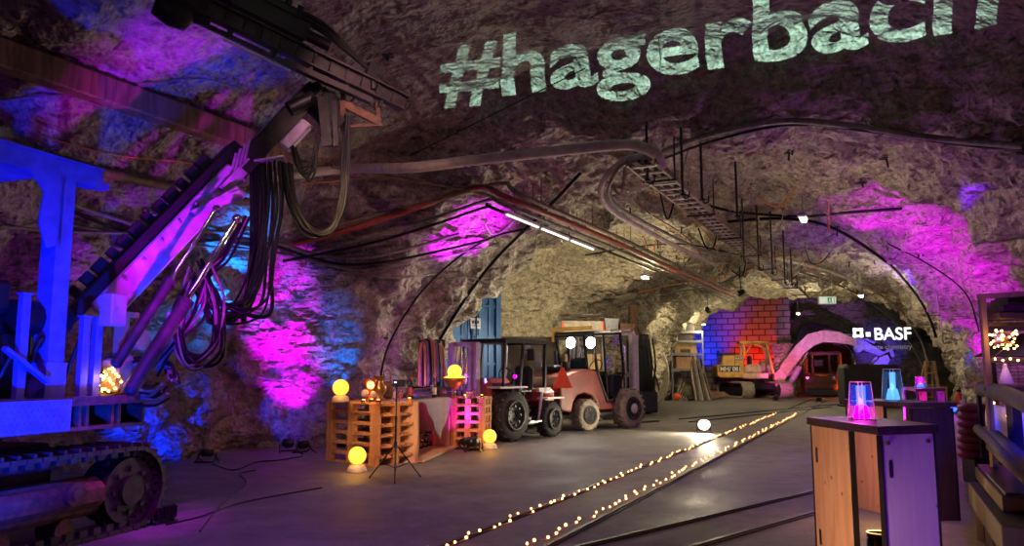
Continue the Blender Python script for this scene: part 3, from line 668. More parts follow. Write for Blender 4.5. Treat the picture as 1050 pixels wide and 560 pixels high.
# ================================================================ SERVICES UNDER THE ROOF
def clear_rock(q, r):
    out = []
    for p in q:
        d = p-CAM; ln = d.length; d.normalize(); h = BVH.ray_cast(CAM, d, 80.)
        if h[0] is not None and h[3] < ln+r+.03: p = h[0]-d*(r+.05)
        out.append(p)
    return [out[0]]+[(out[i-1]+out[i]*2+out[i+1])/4 for i in range(1, len(out)-1)]+[out[-1]]
def run(name, pts, r, m, label, cat, group=None, n=6, k=8):
    mb = MB(); mb.tube(clear_rock(clear_rock(spline(pts, k), r), r), r, n); return grounded(name, mb, m, label, cat, group)
# long pipe that crosses under the brow and bends down to the ladder tray
pp = [hit(262, 184, .35), hit(300, 179, .35), hit(360, 173, .3), PD(420, 172, 10.7), PD(480, 165, 10.6), PD(560, 156, 10.5), PD(630, 149, 10.4), PD(655, 150, 10.4), PD(672, 158, 10.5), PD(679, 170, 10.7)]
mb = MB(); mb.tube(spline(pp, 8), .075, 12)
for q in (2, 4, 6, 7): mb.tube([pp[q]+V((0, 0, .085))*c + W(.085*s, 0, 0) for c, s in ((cos(t), sin(t)) for t in (2*pi*i/10 for i in range(11)))], .008, 4)
grounded('ventilation_pipe', mb, 'pipe_pale', 'thick pale pipe spanning the roof and bending down at one end', 'pipe')
def uline(v, z, u0, u1, sag=.0, n=9, jit=.0):
    return [W(u0+(u1-u0)*i/n, v+random.uniform(-jit, jit), z-sag*sin(pi*i/n*3)**2+random.uniform(-jit, jit)) for i in range(n+1)]
# cable ladder along the axis
t = thing('cable_ladder', 'long rusty cable ladder hung under the tunnel roof', 'cable ladder', W(10.3, -2.95, 4.2), -AX)
mb = MB(); Ln = 23.
for s in (-1, 1): mb.box((s*.2, Ln/2, 0), (.03, Ln, .09))
mb.build('side_rail', 'pipe_brown', t)
for i in range(60):
    mb = MB(); mb.box((0, .2+i*Ln/60, -.02), (.4, .07, .025)); mb.build('rung', 'pipe_pale', t)
for i in range(8):
    mb = MB(); y = 1.0+i*2.9
    for s in (-1, 1): mb.cyl((s*.23, y, -.05), (s*.23, y, .6), .012)
    mb.box((0, y, -.06), (.52, .04, .03)); mb.build('hanger', 'steel_dark', t)
mb = MB()
mb.tube(uline(-2.9, 4.24, 10.4, 33, .0, 20, .02), .03, 6); mb.tube(uline(-3.02, 4.23, 10.4, 33, .0, 20, .02), .022, 6)
grounded('power_cable', mb, 'hose_black', 'black power cables lying on the rusty cable ladder', 'cable')
# pipes along the haunch, continuing from the roof corner
a = PD(524, 196, 10.9); 
def haunch(dv, dz, r, m, label, start, cat='pipe', u1=27., name='pipe'):
    pts = [hit(px, py, .25) for px, py in start] + [W(10.5, -4.95+dv, 3.86+dz), W(15, -4.8+dv, 3.86+dz), W(20, -4.75+dv, 3.84+dz), W(u1, -4.6+dv, 3.8+dz)]
    mb = MB(); mb.tube(spline(pts, 8), r, 8)
    for i in range(7): q = W(11+i*2.3, -4.9+dv+.05*i*.4, 3.86+dz); mb.cyl(q, q+V((0, 0, .4)), .008)
    return grounded(name, mb, m, label, cat)
haunch(0, 0, .05, 'pipe_red', 'red painted pipe along the roof haunch, kinked at the brow', [(300, 250), (350, 238), (430, 212), (490, 192)])
haunch(-.16, -.05, .03, 'hose_grey', 'thin grey pipe just below the red pipe on the haunch', [(320, 258), (380, 243), (450, 222), (505, 204)])
haunch(.14, .06, .035, 'pipe_brown', 'brown pipe just above the red pipe on the haunch', [(310, 240), (380, 222), (450, 205), (515, 188)])
haunch(-.32, -.1, .025, 'hose_black', 'black hose clipped under the haunch pipes', [(290, 268), (370, 252), (440, 232), (500, 212)], 'hose', 28, 'hose')
# fluorescent battens in a bright line
for i in range(3):
    t = thing('tube_light', 'slim fluorescent tube light on the haunch pipes', 'lamp', W(11.1+i*1.35, -5.12, 3.68), -AX, 'tube lights in line on the haunch pipes')
    mb = MB(); mb.box((0, 0, .03), (.06, 1.25, .04)); mb.build('batten', 'steel_pale', t)
    mb = MB(); mb.cyl((0, -.6, -.005), (0, .6, -.005), .014); mb.build('tube', 'tube_white', t)
# big pale hose that loops below the ladder
run('duct_hose', [PD(672, 160, 10.6), PD(645, 162, 11), PD(622, 180, 11.4), PD(616, 200, 11.8), PD(630, 218, 12.4), PD(665, 238, 13.5), PD(700, 256, 15.2), PD(735, 272, 17.5)], .045, 'pipe_pale', 'pale hose curving in a wide bend beneath the cable ladder', 'hose', None, 10)
run('duct_hose', [PD(668, 163, 10.6), PD(640, 168, 11), PD(627, 185, 11.4), PD(624, 200, 11.8), PD(638, 215, 12.4), PD(668, 232, 13.5), PD(705, 250, 15.2), PD(745, 268, 17.5)], .03, 'hose_grey', 'thin grey hose nested inside the bend of the pale hose', 'hose', None, 8)
# hanging threaded rods
for i, (px, y0, y1, u) in enumerate(((763, 232, 268, 17), (778, 232, 275, 18), (792, 236, 280, 19), (720, 180, 205, 12.4), (756, 198, 222, 13.5), (805, 240, 290, 20), (812, 250, 292, 21), (664, 160, 185, 11.6), (700, 165, 200, 12))):
    p = PD(px, y1, u*.93); q = V((p.x, p.y, PD(px, y0-14, u*.93).z+.3)); mb = MB(); mb.cyl(p, q, .02, n=8); mb.box(p, (.07, .07, .03)); mb.tube(spline([p, p+V((.03, 0, -.05)), p+V((.09, 0, -.03)), p+V((.1, 0, .06))]), .012)
    grounded('hanging_rod', mb, 'steel_dark', 'dark steel rod with a hook hanging from the tunnel roof', 'rod', 'hooked rods hanging from the roof')
# cables draped over the rock
rc = random.Random(11)
cabs = [
 ([(0, 102), (120, 92), (200, 80), (250, 92)], .012, 'hose_grey', 'thin cable high on the dark rock over the drill rig', .1),
 ([(0, 150), (60, 168), (120, 180), (190, 195), (260, 208)], .07, 'pipe_brown', 'dark thick pipe fixed to the rock behind the rig canopy', .2),
 ([(60, 205), (110, 222), (170, 236), (250, 240), (330, 262), (390, 262), (470, 240)], .03, 'hose_grey', 'slack grey cable drooping behind the drill boom, topmost of its bunch', .12),
 ([(70, 215), (130, 238), (190, 248), (260, 246), (340, 270), (400, 268), (500, 246)], .025, 'hose_black', 'slack dark cable drooping just below the topmost grey one', .12),
 ([(60, 228), (120, 240), (200, 252), (280, 258), (360, 276), (430, 268), (510, 250)], .022, 'hose_grey', 'slack grey cable third down behind the drill boom', .12),
 ([(0, 232), (70, 238), (160, 240), (240, 250), (320, 268), (400, 285), (450, 280)], .02, 'hose_grey', 'lowest slack cable along the rock behind the drill rig', .12),
 ([(50, 142), (120, 160), (200, 168), (300, 188), (380, 182)], .01, 'cable_orange', 'thin orange cable stapled across the dark rock', .06),
 ([(340, 170), (420, 185), (500, 200), (540, 220)], .03, 'pipe_brown', 'short brown pipe slanting under the rock brow', .15),
 ([(595, 178), (560, 215), (500, 275), (450, 350), (438, 390)], .035, 'hose_black', 'thick black cable slanting down the rock edge beside the blue doors', .12),
 ([(560, 232), (500, 245), (440, 290), (400, 350), (388, 400)], .02, 'hose_black', 'black cable hanging down the rock to the bar counter', .08),
 ([(500, 290), (470, 283), (440, 300)], .015, 'hose_grey', 'short grey wire looped at the rock corner', .08),
 ([(675, 158), (720, 140), (800, 124), (880, 130), (960, 142), (1050, 150)], .045, 'hose_grey', 'pale grey cable sweeping over the roof above the brow', .15),
 ([(675, 165), (730, 145), (810, 128), (900, 136), (980, 148), (1050, 154)], .02, 'hose_black', 'thin black cable following the pale sweeping one', .15),
 ([(680, 190), (740, 215), (820, 222), (870, 218), (925, 214)], .03, 'hose_black', 'black pipe arching across the roof under the brow', .12),
 ([(740, 228), (800, 224), (850, 232), (900, 262), (930, 290), (955, 330), (965, 372)], .035, 'hose_black', 'black cable following the rib down to the tunnel wall', .12),
 ([(780, 262), (840, 275), (890, 295), (925, 320), (945, 350), (955, 380), (975, 400)], .05, 'pipe_pale', 'pale hose running down the far rib to the extinguisher', .15),
 ([(770, 268), (830, 282), (880, 302), (915, 328), (935, 355), (948, 380)], .03, 'hose_grey', 'grey hose beside the pale one on the far rib', .15),
 ([(650, 285), (700, 272), (760, 270), (810, 275)], .04, 'pipe_pale', 'pale pipe crossing the roof before the dark chamber', .2),
 ([(655, 300), (700, 290), (750, 285), (790, 265), (815, 262)], .03, 'cable_orange', 'orange cable slung across before the dark chamber', .3),
 ([(640, 310), (690, 300), (735, 292), (770, 275)], .025, 'hose_grey', 'grey cable slung beside the orange one', .3),
 ([(600, 262), (640, 255), (700, 250), (760, 262)], .02, 'hose_black', 'thin black cable crossing the roof under the haunch pipes', .2),
 ([(560, 205), (600, 245), (650, 262), (700, 285)], .025, 'hose_grey', 'grey cable slack between the haunch pipes', .25),
 ([(640, 190), (660, 215), (700, 240), (720, 262)], .015, 'pipe_red', 'thin reddish cable drooping under the cable ladder', .2),
 ([(655, 185), (690, 215), (720, 235), (735, 255)], .012, 'cable_orange', 'thin orange wire drooping under the cable ladder', .2),
 ([(676, 0), (678, 60), (674, 120), (672, 150)], .008, 'hose_grey', 'thin wire hanging straight down the dark roof', .05),
 ([(420, 148), (520, 135), (620, 125), (700, 118)], .008, 'hose_grey', 'thin wire strung across the dark roof', .06),
 ([(910, 250), (950, 270), (990, 300), (1004, 340)], .015, 'hose_black', 'thin black cable on the magenta lit side wall', .08),
 ([(960, 300), (966, 340), (968, 372)], .02, 'pipe_pale', 'thin upright conduit on the tunnel wall past the tables', .1),
 ([(650, 330), (662, 355), (672, 385), (676, 400)], .03, 'hose_black', 'black hose hanging by the hose reel', .3),
 ([(600, 70), (500, 120), (420, 160)], .01, 'hose_black', 'thin dark wire slanting below the projected letters', .06),
]
for pts, r, m, lab, off in cabs:
    q = [hit(px, py, off) for px, py in pts]
    cat = 'pipe' if 'pipe' in lab or 'conduit' in lab else ('hose' if 'hose' in lab else 'cable')
    run({'pipe': 'pipe', 'hose': 'hose', 'cable': 'cable'}[cat], q, r, m, lab, cat, None, 6, 7)
for i in range(22):     # small slack ends
    u = rc.uniform(11.5, 30); v = rc.uniform(-6, -1); c = W(u, v, 0); h = BVH.ray_cast(V((c.x, c.y, 2)), V((0, 0, 1)), 9)
    if h[0] is None: continue
    p = h[0]-V((0, 0, .05)); d = W(rc.uniform(-1, 1), rc.uniform(-1, 1)).normalized()*rc.uniform(.5, 1.4)
    run('cable', [p, p+d*.4+V((0, 0, -rc.uniform(.2, .6))), p+d*.8+V((0, 0, -rc.uniform(.1, .5))), p+d+V((0, 0, .02))], rc.choice((.012, .02)), rc.choice(('hose_black', 'hose_grey', 'cable_orange', 'pipe_pale')), 'slack loop of cable hanging from the tunnel roof', 'cable', 'slack cable loops under the roof', 5, 5)
for i in range(26):     # rock bolts
    u = rc.uniform(8, 26); v = rc.uniform(-7, 1.5); c = W(u, v, 0); h = BVH.ray_cast(V((c.x, c.y, 2)), V((0, 0, 1)), 9)
    if h[0] is None: continue
    p = h[0]; mb = MB(); mb.cyl(p+V((0, 0, .1)), p+V((rc.uniform(-.04, .04), 0, -rc.uniform(.08, .25))), .018, n=6); mb.box(p+V((0, 0, -.01)), (.15, .15, .012))
    grounded('rock_bolt', mb, 'steel_dark', 'steel rock bolt with square plate set in the roof', 'rock bolt', 'rock bolts in the roof')
# heavy timber along the chamber wall, seen above the rig
a, b = hit(-40, 42, .5), hit(300, 160, .5)
mb = MB(); mb.beam(a, b, .22, .3, (0, 0, 1), .02); grounded('roof_beam', mb, 'beam_wood', 'long tan timber slanting under the roof behind the drill boom', 'beam')
# exit sign
t = thing('exit_sign', 'small lit emergency exit sign with green running figure, hung in the tunnel', 'sign', PD(848, 308, 27.), 0)
mb = MB(); mb.box((0, 0, 0), (.62, .1, .28), None, .01); mb.cyl((-.2, 0, .12), (-.2, 0, 1.2), .01); mb.cyl((.2, 0, .12), (.2, 0, 1.2), .01); mb.build('case', 'white_paint', t)
mb = MB(); mb.box((0, -.052, 0), (.57, .006, .23)); mb.build('face', 'exit_face', t)
mb = MB(); mb.prism([(.0, -.09), (.24, -.09), (.24, .09), (.0, .09)], .004, (0, -.058, 0)); mb.build('green_field', 'exit_green', t)
mb = MB(); mb.prism([(.14, -.08), (.22, -.08), (.22, .08), (.14, .08)], .004, (0, -.063, 0)); mb.lathe([(0, 0), (.018, 0), (.018, .004), (0, .004)], (.08, -.063, .062), 10, (0, -1, 0), False)
mb.prism([(.05, .04), (.1, .035), (.09, -.02), (.12, -.07), (.1, -.075), (.07, -.03), (.04, -.07), (.02, -.06), (.055, -.01)], .004, (0, -.063, 0)); mb.prism([(-.2, -.01), (-.12, -.01), (-.12, .03), (-.06, -.0), (-.12, -.05), (-.12, -.025), (-.2, -.025)], .004, (0, -.058, 0)); mb.build('pictogram', ['exit_face'], t)
# ================================================================ BAR OF PALLETS
def pallet(Lx, Wy, label, loc, rz, group, blocks=3):
    t = thing('pallet', label, 'pallet', loc, rz, group); r_ = random.Random(5)
    for i in range(5):
        mb = MB(); w_ = .145 if i in (0, 2, 4) else .1; mb.box((0, -Wy/2+.0725+(Wy-.145)*i/4, .133), (Lx, w_, .022), None, .003); mb.build('deck_board', 'pallet_wood', t)
    xs = [-Lx/2+.07, 0, Lx/2-.07]
    if blocks == 2: xs = [-Lx/2+.05, 0., Lx/2-.05]
    for x in xs:
        mb = MB(); mb.box((x, 0, .111), (.14 if blocks == 3 else .1, Wy, .022), None, .003); mb.build('cross_board', 'pallet_wood', t)
        for y in (-Wy/2+.05, 0, Wy/2-.05): mb = MB(); mb.box((x, y, .061), (.14 if blocks == 3 else .1, .09, .078), None, .004); mb.build('block', 'pallet_wood', t)
    for y in (-Wy/2+.05, 0, Wy/2-.05): mb = MB(); mb.box((0, y, .011), (Lx, .1, .022), None, .003); mb.build('bottom_board', 'pallet_wood', t)
    return t
ORD = ['lowest', 'second lowest', 'third from the floor', 'fourth from the floor', 'second from the top', 'topmost']
def stack(corner, ang, Lx, Wy, what, group, blocks=3):
    first = None
    for k in range(6):
        c = V(corner) + V((cos(ang), sin(ang), 0))*(Lx/2) + V((-sin(ang), cos(ang), 0))*(-Wy/2)
        loc = V((c.x+random.uniform(-.008, .008), c.y+random.uniform(-.008, .008), .1445*k)); rz = ang+random.uniform(-.012, .012)
        lab = 'wooden pallet, %s of the %s' % (ORD[k], what)
        if first is None: first = o = pallet(Lx, Wy, lab, loc, rz, group, blocks)
        else: o = copy_tree(first); o['label'] = lab
        o.location = loc; o.rotation_euler = (0, 0, rz)
cA = PZ(384, 479); stack(cA, R(137), 1.2, .8, 'broad stack by the tripod', 'pallets of the broad stack')
cA2 = cA + V((cos(R(47)), sin(R(47)), 0))*.0
# second broad pile behind, same height
cB = PZ(496, 459.5); stack(cB, R(166), .6, .5, 'narrow magenta lit stack before the blue doors', 'pallets of the narrow stack', 2)
TOPZ = .867
def globe(loc, label, r=.098, light=True):
    t = thing('globe_lamp', label, 'lamp', loc, 0, 'glowing yellow globe lamps')
    mb = MB(); mb.lathe([(.0, 0), (.135, 0), (.13, .02), (.12, .06), (.095, .09), (.055, .105), (.05, .12), (.0, .12)], (0, 0, 0), 24, cap=False); mb.build('base', 'ceramic', t)
    mb = MB(); mb.sph((0, 0, .12+r*.92), r*1.18, 24, 14); mb.build('globe', 'globe_yellow', t)
    lamp('POINT', 'glow', V(loc)+V((0, -.22, .3)), (1, .55, .08), 5., t, None, .09)
    return t
p = PZ(349, 412.5, TOPZ); globe((p.x, p.y, TOPZ), 'glowing yellow globe lamp on top of the broad pallet stack')
p = PZ(366, 484); globe((p.x, p.y, 0), 'glowing yellow globe lamp on the floor before the broad pallet stack')
p = PZ(502, 460.5); globe((p.x, p.y, 0), 'glowing yellow globe lamp on the floor by the tractor wheel')
# counter between the stacks
a, b = V((-1.37, 11.5, 0)), V((-1.06, 13.5, 0)); d = (b-a).normalized(); nl = V((-d.y, d.x, 0)); rz = math.atan2(d.y, d.x); L_ = (b-a).length
t = thing('bar_counter', 'open fronted wooden bar counter between the two pallet stacks', 'counter', (a+b)/2+nl*.3, rz)
mb = MB(); mb.box((0, 0, .855), (L_, .62, .025)); mb.build('counter_top', 'pine', t)
mb = MB(); mb.box((L_/2-.015, 0, .42), (.03, .6, .84)); mb.build('side_panel', 'pine', t)
mb = MB(); mb.box((-L_/2+.015, 0, .42), (.03, .6, .84)); mb.build('side_panel', 'pine', t)
mb = MB(); mb.box((0, -.05, .03), (L_, .7, .04)); mb.build('bottom_board', 'pine', t)
mb = MB(); mb.box((0, .29, .42), (L_, .02, .84)); mb.build('back_panel', 'dark_wood', t)
# cloth with its pointed overhang
def onc(x, y, z): c, s = cos(rz), sin(rz); m_ = (a+b)/2+nl*.3; return V((m_.x+c*x-s*y, m_.y+s*x+c*y, z))
mb = MB(); n = 24; f = -.325
vs = []; fs = []
for i in range(n+1):
    x = -L_*.47 + L_*.9*i/n; dp = .60*max(0, 1-abs(i/n-.55)*2)+.03
    for j in range(9):
        q = j/8; vs.append(onc(x, f-.012*sin(i*1.1)*q-.01-.03*q, .871-dp*q-.0*q))
for i in range(n):
    for j in range(8): fs.append((i*9+j, (i+1)*9+j, (i+1)*9+j+1, i*9+j+1))
mb.add(vs, fs, True)
vs = [onc(-L_*.47+L_*.9*i/n, f-.01+.5*j/4, .871+.002*sin(i*2+j)) for i in range(n+1) for j in range(5)]
mb.add(vs, [(i*5+j, (i+1)*5+j, (i+1)*5+j+1, i*5+j+1) for i in range(n) for j in range(4)], True)
o = grounded('tablecloth', mb, 'cloth_grey', 'grey cloth over the bar counter, hanging down to a point', 'tablecloth')
md = o.modifiers.new('thick', 'SOLIDIFY'); md.thickness = .004
def at(px, py=None, z=TOPZ, k=0.):       # a spot on the bar tops under a pixel column
    p = PZ(px, py if py else 410, z); return V((p.x, p.y, z))
def lathe_thing(name, prof, m, label, cat, loc, group=None, parts=()):
    t = thing(name, label, cat, loc, 0, group); mb = MB(); mb.lathe(prof, (0, 0, 0), 18, cap=False); mb.build('body', m, t)
    for nm, pr, mm in parts: mb = MB(); mb.lathe(pr, (0, 0, 0), 18, cap=False); mb.build(nm, mm, t)
    return t
def candle(loc, label):
    t = thing('tealight', label, 'candle', loc, 0, 'lit tealights on the bar'); mb = MB(); mb.lathe([(.0, 0), (.035, 0), (.045, .05), (.04, .055), (.03, .012), (0, .01)], (0, 0, 0), 14, cap=False); mb.build('cup', 'glass_amber', t)
    mb = MB(); mb.sph((0, 0, .038), .03, 10, 7, (1, 1, .8)); mb.build('flame', 'flame', t); return t
B1 = lambda px, py: at(px, py)
candle(B1(373, 414), 'lit tealight at the corner of the broad pallet stack')
candle(B1(381, 413.5), 'lit tealight before the copper lantern')
candle(B1(388, 414), 'lit tealight before the brass urn')
candle(B1(420, 412), 'lit tealight beside the dark wine bottle')
candle(B1(477, 408.6), 'lit tealight under the bowl on the narrow stack')
candle(B1(494, 408.5), 'lit tealight at the outer edge of the narrow stack')
t = thing('lantern', 'copper lantern with glowing globes, beside the brass urn', 'lantern', B1(379, 411.5))
mb = MB(); mb.lathe([(0, 0), (.08, 0), (.085, .02), (.05, .04), (.05, .2), (.1, .25), (.1, .33), (.08, .34), (0, .34)], (0, 0, 0), 16, cap=False); mb.build('body', 'copper', t)
for q in ((.07, -.08, .10), (-.05, -.1, .12), (.03, -.11, .24)): mb = MB(); mb.sph(q, .055, 14, 9); mb.build('globe', 'flame' if q[2] > .2 else 'ceramic', t)
lathe_thing('urn', [(0, 0), (.09, 0), (.1, .02), (.06, .05), (.11, .14), (.115, .2), (.06, .27), (.055, .31), (.1, .36), (.105, .37), (.05, .35), (0, .33)], 'brass', 'tall brass urn with a narrow neck on the broad pallet stack', 'urn', B1(388.5, 410.5))
t = thing('backpack', 'brown leather bag with looped handle standing behind the urn', 'bag', B1(397, 409))
mb = MB(); mb.box((0, 0, .14), (.18, .1, .28), None, .04); mb.build('body', 'leather', t); mb = MB(); mb.tube(spline([(-.05, 0, .26), (-.06, 0, .42), (0, 0, .47), (.05, 0, .4), (.05, 0, .26)]), .009); mb.build('strap', 'leather', t)
def bottle(loc, label, m, lab, h=.3, neck='label_red'):
    t = thing('bottle', label, 'bottle', loc, 0, 'bottles on the bar'); s = h/.3
    mb = MB(); mb.lathe([(0, 0), (.037*s, 0), (.038*s, .01), (.038*s, .18*s), (.03*s, .2*s), (.014*s, .225*s), (.013*s, .3*s), (0, .3*s)], (0, 0, 0), 14, cap=False); mb.build('body', m, t)
    mb = MB(); mb.lathe([(.0385*s, .05*s), (.0393*s, .055*s), (.0393*s, .15*s), (.0385*s, .155*s)], (0, 0, 0), 14, cap=False); mb.build('paper_label', lab, t)
    mb = MB(); mb.lathe([(.0135*s, .25*s), (.0145*s, .25*s), (.0145*s, .302*s), (0, .305*s)], (0, 0, 0), 12, cap=False); mb.build('cap', neck, t)
bottle(B1(421.5, 409.5), 'dark wine bottle with red label and red capsule on the bar', 'wine', 'label_red', .36)
bottle(B1(445, 408), 'slim dark bottle with pale label beside the wooden crate', 'wine', 'statue', .33, 'plastic_black')
bottle(B1(411, 411), 'small bottle with red label behind the tripod', 'glass', 'label_red', .2)
bottle(B1(405, 411), 'clear bottle with pale label beside the small red one', 'glass', 'statue', .26, 'chrome')
t = thing('crate', 'small dark wooden crate with round mark behind the bowl', 'crate', B1(454, 406.8), R(20))
mb = MB(); mb.box((0, 0, .005), (.26, .2, .01)); 
for s in (-1, 1):
    for k in range(2): mb.box((0, .1*s, .045+.09*k), (.26, .012, .075)); mb.box((.13*s, 0, .045+.09*k), (.012, .2, .075))
mb.build('box', 'dark_wood', t); mb = MB(); mb.lathe([(.025, 0), (.035, 0), (.035, .004), (.025, .004)], (0, -.107, .09), 16, (0, -1, 0), False); mb.build('mark', 'tan', t)
# rows of glasses
gl = None; gi = 0
for r_ in range(3):
    for k in range(9):
        px = 424 + k*2.3 + r_*.6; loc = at(px, 410.6-k*.25-r_*.9)
        if gl is None:
            gl = o = thing('wine_glass', 'empty stemmed glass standing in the rows on the bar', 'glass', loc, 0, 'rows of empty glasses on the bar')
            mb = MB(); mb.lathe([(0, 0), (.032, 0), (.032, .003), (.005, .008), (.004, .07), (.012, .08), (.032, .11), (.034, .15), (.028, .19), (.0265, .19), (.032, .15), (.03, .112), (.01, .084), (0, .082)], (0, 0, 0), 14, cap=False); mb.build('bowl', 'glass_violet', o)
        else: o = copy_tree(gl)
        o.location = loc
pv = at(436, 405.5); t = thing('added_led_bar', 'added slim violet light bar brightening the rows of glasses', 'lamp', pv, rz)
mb = MB(); mb.box((0, 0, .02), (.9, .05, .04), None, .008); mb.build('housing', 'plastic_black', t); mb = MB(); mb.box((0, -.02, .045), (.86, .03, .012)); mb.build('strip', 'led_purple', t); lamp('POINT', 'glow', pv+V((0, -.05, .3)), (.5, .15, 1), 9, t, None, .1)  # violet bar and bare glow added to light the glasses
# bowl with globe on the narrow stack
t = thing('footed_bowl', 'shallow copper bowl on a stem on the narrow pallet stack', 'bowl', B1(466, 408), 0)
mb = MB(); mb.lathe([(0, 0), (.09, 0), (.08, .02), (.02, .04), (.018, .14), (.06, .17), (.17, .25), (.2, .32), (.19, .32), (.155, .26), (.05, .19), (0, .18)], (0, 0, 0), 24, cap=False); mb.build('bowl', 'copper', t)
mb = MB(); mb.lathe([(.19, .0), (.205, .0), (.205, .02), (.19, .02)], (0, 0, .31), 24, cap=False); mb.build('rim', 'brass', t)
p = B1(466, 408); t = thing('globe_lamp', 'glowing yellow globe lamp resting in the copper bowl', 'lamp', (p.x, p.y, p.z+.3), 0, 'glowing yellow globe lamps')
mb = MB(); mb.sph((0, 0, .13), .118, 24, 14); mb.build('globe', 'globe_yellow', t); mb = MB(); mb.lathe([(0, -.02), (.1, -.02), (.19, .02), (.17, .045), (.08, .07), (0, .075)], (0, 0, 0), 20, cap=False); mb.build('base', 'globe_yellow', t)
lamp('POINT', 'glow', p+V((0, -.25, .5)), (1, .55, .08), 5., t, None, .09)
for q, (px, py) in enumerate(((481, 409), (486, 408))):
    lathe_thing('jar', [(0, 0), (.045, 0), (.05, .02), (.05, .09), (.04, .11), (.04, .13), (.037, .13), (.037, .11), (.045, .09), (0, .01)], 'glass_violet', ('squat violet glass jar', 'taller violet glass jar')[q]+' between the tealights on the narrow stack', 'jar', B1(px, py))
# things on the counter's lower board
def low(px, py): p = PZ(px, py, .05); return V((p.x, p.y, .05))
for q, (px, py, h) in enumerate(((430, 460, .26), (435, 458.5, .2), (439, 457.5, .24))):
    lathe_thing('glass_jug', [(0, 0), (.06, 0), (.065, .02), (.065, h*.7), (.045, h*.85), (.05, h), (.045, h), (.04, h*.85), (.06, h*.68), (.058, .02), (0, .01)], 'glass', ('tall', 'low', 'dark rimmed')[q]+' glass jug on the lower board of the bar', 'jug', low(px, py))
lathe_thing('red_bottle', [(0, 0), (.06, 0), (.065, .03), (.05, .14), (.02, .2), (.018, .26), (0, .26)], 'ext_red', 'red bottle standing on the lower board of the bar', 'bottle', low(443.5, 457))
t = thing('red_bottle', 'red bottle lying on its side on the lower board', 'bottle', low(448, 456)); mb = MB(); mb.lathe([(0, 0), (.05, 0), (.055, .03), (.05, .12), (.02, .17), (.018, .2), (0, .2)], (0, 0, .055), 14, (.9, .3, 0), False); mb.build('body', 'ext_red', t)
# tripod with small display
tp = PZ(405, 492); D0 = tp.y
t = thing('tripod', 'thin black tripod stand on the floor before the pallet bar', 'tripod', (tp.x, tp.y, 0))
zz = .62
for k in range(3):
    an = R(-90+120*k+8); mb = MB(); f_ = V((.36*cos(an), .36*sin(an), .012)); mb.tube([V((.012*cos(an), .012*sin(an), .42)), f_], .009, 6); mb.sph(f_, .014, 8, 6); lg = mb.build('leg', 'plastic_black', t)
    mb = MB(); mb.tube([V((0, 0, .14)), V((.012*cos(an), .012*sin(an), .42)).lerp(f_, .55)], .006, 5); mb.build('brace', 'plastic_black', lg)
mb = MB(); mb.cyl((0, 0, .1), (0, 0, .75), .014); mb.cyl((0, 0, .7), (0, 0, 1.12), .009); mb.cyl((0, 0, .38), (0, 0, .46), .024); mb.cyl((0, 0, .72), (0, 0, .77), .019); mb.build('column', 'plastic_black', t)
p = PD(410, 392.5, D0); t2 = thing('phone', 'black phone with lit lens clamped on the tripod', 'phone', (tp.x, tp.y, 1.12), 0)
mb = MB(); mb.box((.03, 0, .05), (.155, .012, .085), None, .005); mb.build('body', 'plastic_black', t2); mb = MB(); mb.box((-.015, -.008, .06), (.03, .004, .014)); mb.build('screen_light', 'screen_white', t2)
mb = MB(); mb.box((.0, .0, .0), (.03, .03, .02)); mb.build('clamp', 'plastic_black', t2)
# hoses hung on a rack behind the bar
for k in range(9):
    x = 433 + k*2.2; z0 = PD(x, 347+abs(k-3)*1.5, 14.6); c = z0
    mb = MB(); w_ = .05+.01*(k % 3)
    mb.tube(spline([V((c.x-w_, c.y+.03*k, .95+.05*k)), V((c.x-w_*1.1, c.y+.03*k, 1.5)), V((c.x-w_*.6, c.y+.03*k, c.z-.05)), V((c.x, c.y+.03*k, c.z)), V((c.x+w_*.7, c.y+.03*k, c.z-.06)), V((c.x+w_*1.2, c.y+.03*k, 1.4)), V((c.x+w_*1.3, c.y+.03*k, .9+.04*k))], 6), .022, 6)
    grounded('hanging_hose', mb, ('cable_orange', 'tan', 'hose_black', 'hose_grey')[(k*3) % 4], ('orange', 'tan', 'black', 'grey')[(k*3) % 4]+' hose looped over the hook rail behind the bar', 'hose', 'hoses hung behind the bar')
a_ = PD(430, 350, 14.7); b_ = PD(455, 349, 15.0); mb = MB(); mb.beam(a_, b_, .04, .04); mb.beam(a_+V((.08, .05, 0)), V((a_.x+.08, a_.y+.05, 0)), .05, .05); mb.beam(b_, V((b_.x, b_.y, 0)), .05, .05); grounded('hose_rack', mb, 'steel_dark', 'dark steel hook rail on two posts carrying the hoses', 'rack')
# blue steel doors in the side drift and the olive wall behind
c0, c1 = PD(452, 400, 16.9), PD(509, 400, 17.9); d = V((c1.x-c0.x, c1.y-c0.y, 0)); L2 = d.length; rz = math.atan2(d.y, d.x)
t = thing('container', 'blue steel container front standing in the rock niche', 'container', ((c0.x+c1.x)/2, (c0.y+c1.y)/2, 0), rz); H2 = 3.05
mb = MB(); mb.box((0, 1.0, H2/2), (L2, 1.9, H2)); mb.build('body', 'blue_paint', t)
for k in (-1, 1):
    mb = MB(); mb.box((k*L2*.245, -.0, H2/2), (L2*.46, .06, H2*.95), None, .01)
    for z in (.25, 1.45, 2.05, 2.75): mb.box((k*L2*.245, -.04, z), (L2*.46, .04, .06))
    for x in (-.2, .2): mb.box((k*L2*.245+x*L2*.46, -.035, H2/2), (.05, .03, H2*.93))
    dr = mb.build('door', 'blue_paint', t)
    mb = MB(); mb.cyl((k*.12, -.09, .1), (k*.12, -.09, 2.9), .018); mb.box((k*.12, -.1, 1.1), (.05, .03, .25)); mb.build('locking_bar', 'blue_paint', dr)
